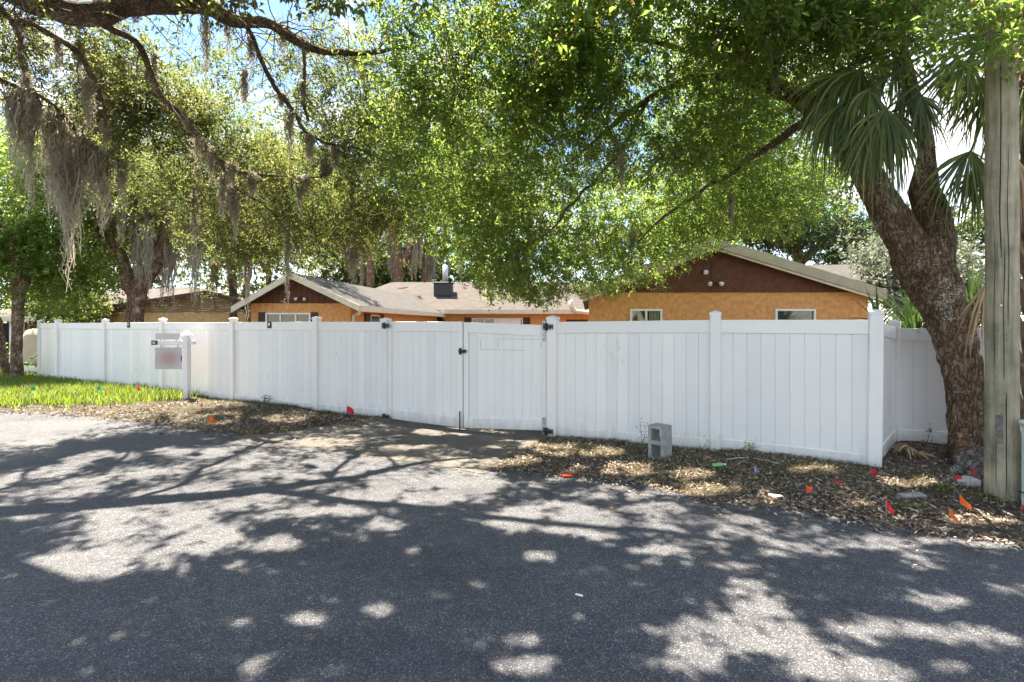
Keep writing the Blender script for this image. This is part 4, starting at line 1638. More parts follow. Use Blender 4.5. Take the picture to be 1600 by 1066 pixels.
def sticks(A, B, r0, r1):
    """many thin three-sided twigs"""
    n = len(A)
    d = unit(B - A)
    ref = np.where(np.abs(d[:, 2:3]) < .9, np.array([[0, 0, 1.0]]), np.array([[1.0, 0, 0]]))
    a = unit(np.cross(d, ref))
    b = np.cross(d, a)
    V = []
    for P, r in ((A, r0), (B, r1)):
        r = np.broadcast_to(np.asarray(r, float), (n,))[:, None]
        for k in range(3):
            t = k * 2 * math.pi / 3
            V.append(P + r * (a * math.cos(t) + b * math.sin(t)))
    V = np.stack(V, 1).reshape(-1, 3)
    k = np.arange(n)[:, None] * 6
    Q = np.concatenate([k + np.array([[i, (i + 1) % 3, 3 + (i + 1) % 3, 3 + i]]) for i in range(3)], 1).reshape(-1, 4)
    return V, Q


def fill_lobes(lobes, n, rng, noise_sc=.7, thr=.42, seed=0):
    """branchlet tips inside ellipsoid lobes (x,y,z,rx,ry,rz,weight), with gaps"""
    lobes = np.asarray(lobes, float)
    vol = lobes[:, 3] * lobes[:, 4] * lobes[:, 5] * lobes[:, 6]
    out = []
    tries = 0
    while len(out) < n and tries < 60:
        k = rng.choice(len(lobes), n, p=vol / vol.sum())
        u = unit(rng.normal(0, 1, (n, 3))) * rng.uniform(.25, 1, (n, 1)) ** .55
        p = lobes[k, :3] + u * lobes[k, 3:6]
        q = vnoise(p * noise_sc * 1.6, seed) * .65 + vnoise(p * noise_sc * 4, seed + 1) * .35
        p = p[q > thr]
        out.extend(p.tolist())
        tries += 1
    return np.array(out[:n])


def branchlets(tips, skel, rng, bend=.18):
    """connect every tip to the nearest wood with a bent, tapering branchlet; returns stick segments"""
    wood = [skel[:, :3]]
    order = np.argsort([np.min(np.sum((skel[:, :3] - t) ** 2, 1)) for t in tips])
    A, B, R0, R1 = [], [], [], []
    allw = skel[:, :3].copy()
    buf = []
    for c, i in enumerate(order):
        t = tips[i]
        W = allw if not buf else np.vstack([allw, np.array(buf)])
        j = int(np.argmin(np.sum((W - t) ** 2, 1) + np.where(W[:, 2] > t[2] + .3, .3, 0)))
        p0 = W[j]
        dist = np.linalg.norm(t - p0)
        n = max(3, int(dist / .35))
        off = rng.normal(0, bend * dist, 3)
        prev = p0
        for k in range(1, n + 1):
            f = k / n
            q = p0 + (t - p0) * f + off * math.sin(math.pi * f) + rng.normal(0, .02, 3)
            A.append(prev)
            B.append(q)
            r = .004 + .007 * min(dist, 3) * (1 - f)
            R0.append(.004 + .007 * min(dist, 3) * (1 - (k - 1) / n))
            R1.append(r)
            buf.append(q)
            prev = q
        if len(buf) > 400:
            allw = np.vstack([allw, np.array(buf)])
            buf = []
    return np.array(A), np.array(B), np.array(R0), np.array(R1)


WOOD = {}


def foliage(tree, tips, skel, rng, leafmat, nsprig=26, per=14, sig=.24, slen=.26, ll=.07, lw=.030, droop=.25, twigs=True, respect=True, name='crown', clip=None):
    A, B, R0, R1 = branchlets(tips, skel, rng)
    Cn = np.repeat(tips, nsprig, axis=0) + rng.normal(0, sig, (len(tips) * nsprig, 3)) * np.array([1.15, 1.15, .8])
    D = unit(rng.normal(0, .8, Cn.shape) + unit(Cn - np.repeat(tips, nsprig, axis=0)) * .8 + np.array([0, 0, -.1]))
    if respect:
        lp_ = lit_prob(Cn + D * slen * .6) * (Cn[:, 2] > 3.4)
        keep = rng.uniform(0, 1, len(Cn)) > lp_ * .985
        Cn, D = Cn[keep], D[keep]
    if clip is not None:
        keep = clip(Cn + D * slen * .5)
        Cn, D = Cn[keep], D[keep]
    V, T = sprigs_to_leaves(Cn, D, rng, per, slen, ll, lw, droop)
    if respect:
        Q4 = V.reshape(-1, 4, 3)
        ctr = Q4.mean(1)
        kp = rng.uniform(0, 1, len(ctr)) > lit_prob(ctr) * .90 * (ctr[:, 2] > 3.4)
        Q4 = Q4[kp]
        V = Q4.reshape(-1, 3)
        k4 = np.arange(len(Q4))[:, None] * 4
        T = np.concatenate([k4 + np.array([[0, 1, 2]]), k4 + np.array([[0, 2, 3]])], 1).reshape(-1, 3)
    np_mesh(name, V, T, leafmat, tree)
    WOOD.setdefault(tree.name, []).append(np.vstack([skel[:, :3], B]))
    V1, Q1 = sticks(A, B, R0, R1)
    if twigs:
        V2, Q2 = sticks(Cn, Cn + D * slen, .0035, .0015)
        V1, Q1 = np.vstack([V1, V2]), np.vstack([Q1, Q2 + len(V1)])
    np_mesh('twigs', V1, Q1, M['twig'], tree, kind='stuff')
    return len(T)


def limb(tree, P, mat, name='limb', sides=12, rough=.22, seed=0, nscale=5):
    return MB().tube(P[:, :3], P[:, 3], sides, rough=rough, seed=seed, nscale=nscale).build(name, mat, tree)


def side_twigs(tree, limbs, rng, per_m=5, ln=(.25, .9)):
    """bare crooked twigs along the limbs"""
    A, B, R0, R1 = [], [], [], []
    for P in limbs:
        n = int(len(P) * .1 * per_m)
        for i in rng.randint(2, len(P) - 1, max(n, 2)):
            t = unit(P[i, :3] - P[i - 1, :3])
            d = unit(t * .6 + rng.normal(0, .7, 3) + [0, 0, -.15])
            p = P[i, :3].copy()
            L_ = rng.uniform(*ln)
            r = min(.011, P[i, 3] * .4)
            for k in range(6):
                d = unit(d + rng.normal(0, .28, 3))
                q = p + d * L_ / 6
                A.append(p)
                B.append(q)
                R0.append(r * (1 - k / 6.5))
                R1.append(r * (1 - (k + 1) / 6.5))
                if k in (2, 3, 4):
                    e = unit(d + rng.normal(0, .8, 3))
                    A.append(q)
                    B.append(q + e * L_ * .3)
                    R0.append(r * .35)
                    R1.append(.001)
                p = q
    V, Q = sticks(np.array(A), np.array(B), np.array(R0), np.array(R1))
    np_mesh('bare_twigs', V, Q, M['twig'], tree, kind='stuff')


def moss(tree, px, py, Y, length_px, width_px, n, seed, jit=.25):
    rng = np.random.RandomState(seed)
    top = at(px, py, Y)
    if tree.name in WOOD:                              # hang it from real wood
        W = np.vstack(WOOD[tree.name])
        wx, wy = 800 + W[:, 0] / W[:, 1] * F, HOR - (W[:, 2] - EYE) / W[:, 1] * F
        k = int(np.argmin((wx - px) ** 2 + (wy - py) ** 2 + np.where(wy > py + 8, 900, 0) + (W[:, 1] - Y) ** 2 * 30))
        top = W[k] + np.array([0, 0, .03])
        Y = top[1]
    Lm = length_px / F * Y
    Wm = width_px / F * Y
    seg = 7
    x = rng.normal(0, .33, n)
    bases = top + np.stack([x * Wm, rng.normal(0, .3, n) * Wm * .8, rng.uniform(-.12, .02, n) * Lm - .12 * np.abs(x) * Lm], 1)
    ln = Lm * rng.uniform(.15, 1.0, n) ** .8 * (1 - .45 * np.clip(np.abs(x), 0, 1.5))
    t = np.linspace(0, 1, seg + 1)
    ph = rng.uniform(0, 6.28, (n, 1))
    fr_ = rng.uniform(3, 7, (n, 1))
    am = rng.uniform(.01, .05, (n, 1))
    pinch = 1 - .45 * t[None, :]
    dx = (bases[:, 0:1] - top[0]) * pinch + am * np.sin(fr_ * t * 3 + ph)
    dyy = (bases[:, 1:2] - top[1]) * pinch + am * np.cos(fr_ * t * 2.6 + ph)
    z = bases[:, 2:3] - ln[:, None] * t[None, :]
    ctr = np.stack([top[0] + dx, top[1] + dyy, z], -1)
    ang = rng.uniform(0, 3.14, (n, 1))
    w = rng.uniform(.35, 1.0, (n, 1)) * (Y / F) * (.9 + .5 * np.sin(t * 9 + ph)) * (1 - .75 * t[None, :] ** 2) * 1.15
    off = np.stack([np.cos(ang + t * 2) * w, np.sin(ang + t * 2) * w, np.zeros_like(w)], -1)
    V = np.stack([ctr + off, ctr - off], 2).reshape(n, -1, 3)
    idx = np.arange(seg)
    q = np.stack([idx * 2, idx * 2 + 1, idx * 2 + 3, idx * 2 + 2], 1)
    Q = (np.arange(n)[:, None, None] * (2 * (seg + 1)) + q[None]).reshape(-1, 4)
    V = V.reshape(-1, 3)
    # fine curls along the strands
    nc = n * 22
    k = rng.randint(0, n, nc)
    s = rng.randint(0, seg, nc)
    p = ctr[k, s] + (ctr[k, s + 1] - ctr[k, s]) * rng.uniform(0, 1, (nc, 1))
    d = unit(rng.normal(0, 1, (nc, 3)) + [0, 0, -.5]) * (rng.uniform(2, 6, (nc, 1)) * Y / F)
    sd = unit(np.cross(d, rng.normal(0, 1, (nc, 3)))) * (.35 * Y / F)
    V2 = np.stack([p - sd, p + sd, p + d + sd * .4, p + d - sd * .4], 1).reshape(-1, 3)
    Q2 = np.arange(nc * 4).reshape(-1, 4)
    return np_mesh('spanish_moss', np.vstack([V, V2]), np.vstack([Q, Q2 + len(V)]), M['moss'], tree)


def lobe(px, py, Y, rx, ry, rz, w=1.0):
    return [*at(px, py, Y), rx, ry, rz, w]


NT = 0
# ------------------------------------------------------------------ right-hand oak, whose crown fills the middle
to = empty('oak_tree', ground(1512, 716), 'leaning oak tree with forked trunk right of the fence corner and bright green crown', 'tree')
_tr = np.array([1, 1, 1, .74])
trunk = _tr * resample(pxline([(1522, 735, 6.25, 54), (1518, 715, 6.25, 44), (1515, 685, 6.25, 36), (1510, 637, 6.26, 33), (1505, 589, 6.27, 33), (1494, 541, 6.3, 36), (1480, 494, 6.33, 39), (1458, 446, 6.37, 47), (1438, 405, 6.4, 50), (1424, 380, 6.42, 44)]), .05)
limbA = resample(pxline([(1432, 400, 6.42, 34), (1397, 347, 6.42, 30), (1370, 300, 6.5, 26), (1325, 225, 6.7, 24), (1275, 170, 6.9, 20), (1215, 138, 7.2, 15), (1150, 122, 7.5, 11), (1080, 125, 7.8, 9), (1020, 150, 8.1, 7), (965, 190, 8.4, 6), (930, 220, 8.6, 4), (880, 262, 8.8, 2)]), .08)
limbB = resample(pxline([(1455, 410, 6.42, 38), (1459, 347, 6.42, 29), (1444, 296, 6.38, 24), (1446, 263, 6.35, 17), (1448, 229, 6.33, 14), (1440, 190, 6.3, 13), (1420, 130, 6.2, 13), (1404, 70, 6.1, 13), (1385, 0, 5.9, 14), (1350, -120, 5.6, 13), (1290, -260, 5.3, 11)]), .08)
limbA[:, 3] *= .82
limbB[:, 3] *= .82
limbC = resample(pxline([(1150, 122, 7.5, 10), (1100, 95, 7.6, 8), (1040, 85, 7.8, 7), (980, 70, 8.0, 6), (900, 90, 8.2, 5), (840, 130, 8.5, 3), (760, 180, 8.8, 2)]), .1)
limbD = resample(pxline([(1385, 0, 5.9, 18), (1300, -40, 6.2, 14), (1180, -60, 6.6, 10), (1050, -60, 7.0, 8), (900, -20, 7.4, 6), (780, 40, 7.8, 4), (720, 120, 8.2, 2)]), .1)
limbE = resample(pxline([(1350, -120, 5.6, 16), (1450, -300, 5.2, 12), (1560, -480, 4.6, 9), (1600, -700, 4.0, 6)]), .12)
limbF = resample(pxline([(1290, -260, 5.3, 13), (1100, -420, 5.0, 11), (850, -560, 4.8, 9), (600, -700, 4.6, 6)]), .12)
limbG = resample(pxline([(1275, 170, 6.9, 14), (1200, 230, 7.6, 9), (1120, 280, 8.2, 6), (1060, 330, 8.7, 4), (1000, 380, 9.0, 2)]), .1)
limbH = resample(pxline([(1020, 150, 8.1, 6), (930, 280, 8.7, 4), (860, 350, 9.0, 3), (800, 390, 9.1, 2)]), .1)
for _q in (limbC, limbD, limbG, limbH):
    _q[:, 3] *= .6
limbA[40:, 3] *= .8
# trunk with flared root collar
mb = MB()
mb.tube(trunk[:, :3], trunk[:, 3], 72, rough=.22, seed=2, nscale=11)
mb.build('trunk', M['oakbark'], to)
limb(to, limbA, M['oakbark'], 'limb', 28, .22, 3, 7)
limb(to, limbB, M['oakbark'], 'limb', 28, .22, 4, 7)
for i, P in enumerate((limbC, limbD, limbE, limbF, limbG, limbH)):
    limb(to, wobble(P, .25, 30 + i), M['limbbark'], 'limb', 10, .25, 5 + i)
for (a, b) in (((1508, 690), (1470, 712)), ((1525, 700), (1560, 716)), ((1505, 705), (1495, 735))):
    p0, p1 = at(*a, 6.2), ground(*b)
    MB().tube([p0, (p0 + p1) / 2 + [0, -.05, .0], p1 + [0, 0, -.03]], [.16, .10, .03], 12, rough=.3, seed=9).build('root', M['oakbark'], to)
sk = np.vstack([limbA, limbC, limbD, limbG, limbH, limbB[8:], limbE, limbF])
rng = np.random.RandomState(101)
mid = [lobe(745, 330, 9.8, 1.1, 1.1, 1.2, 1.5), lobe(735, 405, 9.8, .75, .9, .45, 1.9), lobe(860, 405, 9.8, 1.4, 1.0, .75, 2.0), lobe(800, 440, 9.6, .75, .7, .36, 2.2), lobe(980, 330, 10.0, 1.7, 1.2, 1.2, 1.5), lobe(960, 425, 9.7, 1.2, .7, .45, 2.2),
       lobe(1120, 290, 9.6, 1.6, 1.2, 1.2, 1.4), lobe(1000, 150, 8.3, 2.1, 1.3, 1.4), lobe(1215, 110, 7.6, 1.5, 1.2, 1.2, 1.2), lobe(1220, 280, 9.8, 1.0, 1.1, 1.1, 1.6), lobe(1180, 200, 8.8, 1.2, 1.0, 1.0, 1.2),
       lobe(720, 140, 8.0, 1.4, 1.1, 1.8, 1.6), lobe(830, 30, 7.6, 1.6, 1.2, 1.1), lobe(630, 240, 9.2, 1.1, 1.0, 1.3, 1.2), lobe(1060, 20, 7.2, 1.8, 1.1, .8), lobe(1030, 440, 9.6, .55, .5, .26, 2.0), lobe(860, 200, 9.4, 1.6, 1.1, 1.2, 1.2), lobe(730, 110, 7.2, .95, .7, 1.15, 2.6), lobe(1010, 230, 7.6, 1.3, .5, .8, 1.6), lobe(1180, 150, 6.7, .9, .4, .5, 1.6), lobe(900, 120, 7.4, 1.2, .5, .8, 1.6), lobe(1110, 240, 7.4, .9, .4, .5, 1.6), lobe(770, 448, 9.5, .6, .5, .22, 6), lobe(850, 462, 9.5, .5, .4, .2, 7), lobe(925, 452, 9.5, .6, .4, .2, 6), lobe(1005, 445, 9.5, .5, .4, .2, 6), lobe(720, 420, 9.6, .5, .5, .3, 4)]


def clip_mid(P):
    """crown outline: nothing grows below the drooping edge of the crown"""
    px = 800 + P[:, 0] / P[:, 1] * F
    py = HOR - (P[:, 2] - EYE) / P[:, 1] * F
    edge = np.interp(px, [500, 620, 660, 690, 720, 760, 820, 850, 880, 940, 1000, 1040, 1065, 1090, 1140, 1200, 1260, 1300], [330, 330, 395, 410, 435, 470, 468, 482, 462, 470, 455, 462, 440, 415, 385, 375, 370, 350])
    return py < edge - 4 + 14 * (vnoise(P * 3.0, 77) - .5)


tips = fill_lobes(mid, 600, rng, .7, .36, 41)
NT += foliage(to, tips, sk, rng, M['leaf_mid'], 27, 19, .27, .27, .060, .026, clip=clip_mid)
# nearer twigs of the same crown along the top right edge, in front of the pole
tipn = fill_lobes([lobe(1440, 20, 5.2, .95, .7, .28), lobe(1540, 45, 4.25, .30, .25, .16, 3), lobe(1590, 5, 4.2, .25, .25, .25, 3), lobe(1330, 20, 5.8, .8, .7, .45), lobe(1200, 40, 6.0, .9, .7, .5)], 90, rng, 1.2, .3, 44)
NT += foliage(to, tipn, sk, rng, M['leaf_mid'], 20, 13, .17, .24, .075, .030, name='near_foliage', respect=True)

# ------------------------------------------------------------------ left-hand live oak with long limbs over the road
tl = empty('live_oak', (-9.6, 6.0, 0), 'live oak with long mossy limbs reaching over the road from the left', 'tree')
L1 = resample(pxline([(-420, 160, 6.6, 34), (-260, 40, 6.3, 28), (-120, -20, 6.2, 24), (0, -14, 6.2, 21), (37, 3, 6.2, 19), (110, 19, 6.3, 18), (157, 26, 6.4, 17), (210, 12, 6.6, 15), (311, 4, 6.9, 14), (375, 30, 7.1, 10), (424, 34, 7.3, 8), (480, 64, 7.6, 6), (555, 83, 8.0, 4), (640, 70, 8.4, 2)]), .08)
L2 = resample(pxline([(157, 26, 6.4, 12), (185, 50, 6.6, 10), (210, 71, 6.8, 9), (240, 124, 7.1, 9), (281, 180, 7.5, 8), (319, 221, 7.9, 7), (352, 248, 8.2, 6), (394, 272, 8.5, 5), (450, 278, 8.9, 3), (520, 270, 9.2, 2)]), .1)
L2b = resample(pxline([(330, 232, 8.0, 5), (360, 290, 8.5, 4), (431, 338, 9.0, 3), (470, 390, 9.4, 2)]), .1)
L3 = resample(pxline([(375, 30, 7.1, 8), (386, 49, 7.2, 7), (413, 98, 7.5, 6.5), (439, 146, 7.8, 6), (465, 191, 8.1, 5.5), (484, 210, 8.3, 5), (525, 229, 8.6, 4), (563, 236, 8.9, 3), (600, 250, 9.1, 2)]), .1)
L4 = resample(pxline([(476, 62, 7.6, 6), (478, 80, 7.7, 5.5), (476, 116, 7.9, 5), (469, 158, 8.1, 5), (473, 191, 8.2, 4)]), .1)
L5 = resample(pxline([(-60, -40, 6.6, 12), (0, 8, 6.8, 9), (22, 32, 6.9, 8), (49, 30, 7.0, 8), (75, 52, 7.1, 8), (124, 90, 7.4, 9), (139, 120, 7.6, 8), (161, 158, 7.9, 5), (165, 210, 8.2, 3)]), .1)
L6 = resample(pxline([(22, 32, 6.9, 6), (36, 56, 7.0, 6), (37, 101, 7.2, 5.5), (52, 146, 7.4, 5), (64, 165, 7.5, 3)]), .1)
L7 = resample(pxline([(-80, 110, 7.0, 8), (0, 124, 7.2, 7), (34, 143, 7.4, 6), (56, 150, 7.6, 6), (112, 195, 8.0, 5), (161, 236, 8.4, 4), (190, 250, 8.7, 2)]), .1)
L8 = resample(pxline([(311, 4, 6.9, 9), (420, -80, 6.6, 8), (560, -160, 6.4, 7), (700, -260, 6.2, 5), (800, -420, 5.8, 3)]), .12)
L9 = resample(pxline([(-120, -20, 6.2, 14), (0, -200, 5.6, 11), (160, -380, 5.2, 8), (360, -560, 4.8, 5)]), .12)
for _q in (L2, L2b, L3, L4, L5, L6, L7):
    _q[:, 3] *= .52
trunkL = resample(np.array([[-9.6, 6.0, -.2, .50], [-9.55, 6.05, .4, .42], [-9.3, 6.2, 1.8, .38], [-8.9, 6.4, 3.2, .36], [*L1[0][:3], .30]]), .15)
limb(tl, trunkL, M['limbbark'], 'trunk', 20, .25, 60)
for i, P in enumerate((L1, L2, L2b, L3, L4, L5, L6, L7, L8, L9)):
    limb(tl, wobble(P, .16, 70 + i), M['limbbark'], 'limb', 14 if i == 0 else 9, .3, 61 + i, 7)
rng = np.random.RandomState(202)
side_twigs(tl, [L1, L2, L2b, L3, L4, L5, L6, L7], rng, 13, (.3, 1.2))
skl = np.vstack([L1, L2, L2b, L3, L4, L5, L6, L7, L8, L9])
# short bare side twigs on limbs
left = [lobe(60, 90, 8.0, 1.2, 1.2, .9), lobe(210, 130, 8.4, 1.3, 1.2, 1.0), lobe(330, 110, 8.2, 1.0, 1.1, .9, .9), lobe(260, 250, 9.2, 1.6, 1.4, 1.0, 1.0), lobe(410, 200, 9.0, 1.0, 1.1, .9, .7), lobe(540, 150, 9.0, 1.1, 1.2, 1.3, .8),
        lobe(370, 320, 10.2, 1.6, 1.4, .9, 1.3), lobe(520, 330, 10.3, 1.4, 1.4, .8, 1.4), lobe(440, 400, 10.8, 1.1, 1.0, .35, 1.3), lobe(550, 60, 8.6, .9, 1.0, .8, .8), lobe(60, 20, 7.6, 1.3, .8, .4), lobe(590, 260, 9.8, .8, 1.0, 1.0, 1.1)]
tips = fill_lobes(left, 400, rng, .75, .45, 51)
NT += foliage(tl, tips, skl, rng, M['leaf_left'], 25, 15, .25, .26, .056, .027, clip=lambda P: (HOR - (P[:, 2] - EYE) / P[:, 1] * F) < 432)


# overhead part of the two crowns, above the frame, that shades the road
def shade_tips(n, rng, xr_, yr_, hr):
    out = []
    while len(out) < n:
        g = np.stack([rng.uniform(*xr_, 400), rng.uniform(*yr_, 400), np.zeros(400)], 1)
        h = rng.uniform(*hr, (400, 1))
        P = g + SUN / SUN[2] * h
        lpv = lit_prob(P)
        px = 800 + P[:, 0] / P[:, 1] * F
        py = HOR - (P[:, 2] - EYE) / P[:, 1] * F
        ok = (lpv < .3) & (np.abs(g[:, 0]) < g[:, 1] * 1.05 + 1.2) & ((py < -45))
        out.extend(P[ok].tolist())
    return np.array(out[:n])


tips = shade_tips(300, rng, (-9, .3), (1.6, 9.5), (5.2, 7.6))
NT += foliage(tl, tips, skl, rng, M['leaf_left'], 19, 13, .27, .28, .085, .042, name='overhead_crown')
rng = np.random.RandomState(303)
tips = shade_tips(330, rng, (-.3, 8), (1.6, 8.5), (5.0, 7.6))
NT += foliage(to, tips, sk, rng, M['leaf_mid'], 19, 13, .27, .28, .088, .042, name='overhead_crown')

MOSS_L = [(18, 150, 7.4, 150, 26), (44, 148, 7.5, 190, 30), (72, 170, 7.8, 170, 34), (4, 190, 7.3, 120, 46), (100, 190, 7.9, 165, 36), (128, 205, 8.1, 190, 34), (150, 215, 8.3, 100, 40), (90, 250, 8.1, 110, 36), (60, 230, 7.8, 110, 40),
          (112, 235, 8.0, 200, 22), (30, 230, 7.5, 100, 34), (140, 260, 8.2, 130, 30), (135, 130, 7.7, 90, 24), (58, 330, 8.0, 75, 9),
          (311, -5, 6.9, 140, 13), (308, 240, 7.2, 150, 9), (204, 5, 6.5, 30, 12), (386, 148, 7.7, 70, 10), (180, 138, 8.0, 120, 16), (210, 140, 8.2, 70, 13), (445, 176, 8.0, 85, 13), (520, 232, 8.6, 40, 12), (546, 244, 8.8, 100, 16), (500, 255, 8.8, 40, 20),
          (380, 345, 9.0, 150, 9), (446, 340, 9.0, 158, 11), (330, 225, 8.0, 60, 9), (150, 60, 7.3, 120, 16), (180, 265, 8.7, 60, 24), (395, 275, 8.6, 40, 10), (370, 300, 9.2, 90, 10), (300, 300, 9.2, 80, 10), (560, 390, 9.6, 60, 26), (470, 285, 9.0, 40, 14), (240, 90, 7.5, 60, 9), (430, 60, 7.4, 50, 8), (120, 60, 7.3, 60, 12)]
for i, (a, b, Y, l, w) in enumerate(MOSS_L):
    moss(tl, a, b, Y, l * 1.1, w * .8, int(12 + w * 1.7), 900 + i)
_r = np.random.RandomState(55)
for i, P in enumerate((L2, L2, L2b, L3, L3, L5, L7, L6, L1, L2, L7, L7, L5, L2, L3, L2b, L2b, L4, L5, L7, L2, L3, L1, L1, L5, L6, L7, L2)):
    q = P[_r.randint(3, len(P) - 1)]
    moss(tl, 800 + q[0] / q[1] * F, HOR - (q[2] - EYE) / q[1] * F, q[1], _r.uniform(25, 80), _r.uniform(6, 14), 26, 950 + i)
for i, (a, b, Y, l, w) in enumerate([(1212, 92, 7.1, 72, 18), (1188, 112, 7.3, 50, 22), (1165, 108, 7.3, 40, 20), (1065, 215, 8.4, 60, 16), (958, 360, 8.4, 40, 12), (975, 250, 8.4, 70, 10), (1140, 300, 8.5, 60, 9)]):
    moss(to, a, b, Y, l, w, int(14 + w * 2.5), 980 + i)

# ------------------------------------------------------------------ trees behind the fence
def bg_tree(name, label, base, trunkpts, limbs, lobes, n, seed, leaf, ll=.11, lw=.05, nsprig=20, per=12, sig=.36, thr=.42, mosses=(), respect=False, bark_='oakbark', sides=14, cat='tree', group=None, slen=.36, clip=None):
    t = empty(name, base, label, cat, group)
    P = resample(pxline(trunkpts), .15)
    limb(t, P, M[bark_], 'trunk', sides, .3, seed, 3)
    S = [P]
    for k, q in enumerate(limbs):
        Q = wobble(resample(pxline(q), .15), .2, seed + k)
        limb(t, Q, M[bark_], 'limb', 9, .3, seed + k, 4)
        S.append(Q)
    r = np.random.RandomState(seed)
    tp_ = fill_lobes(lobes, n, r, .5, thr, seed)
    global NT
    NT += foliage(t, tp_, np.vstack(S)[::2], r, M[leaf], nsprig, per, sig, slen, ll, lw, respect=respect, twigs=False, clip=clip)
    for k, (a, b, Y, l, w) in enumerate(mosses):
        moss(t, a, b, Y, l, w, int(12 + w * 2.2), seed * 3 + k)
    return t


bg_tree('mossy_oak', 'mossy oak with thick bent trunk rising behind the left fence panels', (*at(213, 508, 16)[:2], 0),
        [(210, 600, 16, 14), (210, 520, 16, 13), (212, 480, 16, 12.5), (222, 440, 16, 12), (245, 410, 16, 11), (262, 370, 16, 12), (272, 330, 16, 9), (300, 270, 16.3, 6)],
        [[(212, 470, 16, 11), (196, 420, 16, 9), (180, 370, 16, 7), (150, 310, 16.5, 5), (110, 260, 17, 3)], [(245, 410, 16, 8), (225, 350, 15.6, 6), (205, 300, 15.5, 4), (215, 240, 15.5, 2)], [(262, 370, 16, 7), (310, 350, 16, 5), (350, 330, 16, 3), (400, 320, 16, 2)]],
        [lobe(190, 300, 16.5, 2.4, 2, 1.5), lobe(310, 330, 17, 2.0, 2, 1.4), lobe(180, 430, 16, .8, .8, .7, 1.0), lobe(140, 390, 16.8, 1.3, 1.2, .9), lobe(110, 230, 17.5, 2.4, 2, 1.6), lobe(300, 200, 17.5, 3, 2, 2.2, .7)], 260, 401, 'leaf_left', .095, .045, mosses=[(205, 330, 15.7, 120, 14), (220, 345, 15.7, 110, 16), (236, 350, 15.6, 120, 18), (252, 335, 15.6, 150, 18), (270, 345, 15.7, 150, 20), (288, 350, 15.7, 125, 22), (300, 345, 15.7, 90, 20), (262, 370, 15.4, 100, 24), (178, 330, 15.8, 90, 10), (310, 335, 15.8, 80, 14), (190, 300, 15.8, 80, 12), (152, 330, 16, 60, 10), (238, 300, 15.8, 70, 18)])
bg_tree('street_oak', 'slim two-stemmed oak at the far left edge beside the carport', (*at(28, 508, 14.5)[:2], 0),
        [(26, 600, 14.5, 8.5), (26, 540, 14.5, 7), (28, 480, 14.5, 7), (27, 440, 14.5, 7), (20, 400, 14.4, 6.5), (5, 350, 14.3, 7), (-30, 290, 14, 5)],
        [[(30, 460, 14.5, 8), (36, 400, 14.7, 7), (45, 350, 15, 5), (60, 290, 15.3, 3)], [(10, 600, 14.9, 6), (5, 560, 14.9, 6), (0, 520, 15, 6), (-6, 470, 15, 5)]],
        [lobe(40, 340, 14.8, 1.4, 1.4, .9), lobe(110, 455, 15.6, 1.2, .9, .42, 1.9), lobe(60, 410, 15, 1.0, 1, .8, 1.3), lobe(-20, 380, 14.5, 1.2, 1.2, 1.3), lobe(130, 420, 15.8, .9, .8, .5, 1.5), lobe(20, 250, 15, 1.8, 1.4, 1.0)], 230, 402, 'leaf_mid', .085, .042, sig=.30, mosses=[(60, 330, 14.6, 60, 10), (100, 380, 15, 60, 8)])
bg_tree('slender_oak', 'slender dark oak trunk left of the left orange gable', (*at(366, 508, 19)[:2], 0),
        [(364, 600, 19, 7), (364, 520, 19, 6.5), (365, 470, 19, 6), (362, 420, 19, 5.5), (356, 360, 19, 5), (340, 300, 19, 4)],
        [[(388, 600, 18.2, 5), (388, 500, 18.2, 5), (386, 450, 18.2, 4), (390, 400, 18.4, 3)], [(362, 420, 19, 4), (380, 370, 19, 3), (410, 330, 19, 2)]],
        [lobe(345, 330, 19.5, 2.0, 1.6, 1.5), lobe(400, 370, 20, 1.9, 1.6, 1.1), lobe(440, 300, 20, 2.5, 2, 2), lobe(330, 410, 20, 1.0, 1, .7)], 200, 403, 'leaf_left', .11, .05, mosses=[(350, 400, 18.5, 70, 16), (372, 380, 18.2, 80, 10), (338, 410, 18.5, 60, 12), (365, 370, 18.5, 60, 20)])
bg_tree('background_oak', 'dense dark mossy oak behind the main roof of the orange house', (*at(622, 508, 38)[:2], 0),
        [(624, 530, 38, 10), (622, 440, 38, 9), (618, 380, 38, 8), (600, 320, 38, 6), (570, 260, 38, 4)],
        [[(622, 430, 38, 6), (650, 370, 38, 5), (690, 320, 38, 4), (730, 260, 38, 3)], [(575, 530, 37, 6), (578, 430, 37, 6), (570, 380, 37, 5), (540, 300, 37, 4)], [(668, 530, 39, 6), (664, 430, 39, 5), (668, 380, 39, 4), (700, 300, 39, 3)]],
        [lobe(600, 300, 39, 5.5, 3, 3.5), lobe(720, 270, 39, 5, 3, 4.5), lobe(500, 320, 40, 4.5, 3, 4), lobe(640, 200, 40, 6, 3, 4), lobe(640, 420, 43, 6.0, 1.5, 2.0, 1.6), lobe(540, 420, 43, 4.0, 1.5, 2.0, 1.6)], 270, 404, 'leaf_dark', .26, .12, nsprig=20, sig=.6, slen=.7, mosses=[(a, 345 + (a * 7) % 30, 36.5, 75 + (a * 13) % 30, 9) for a in range(560, 710, 8)])
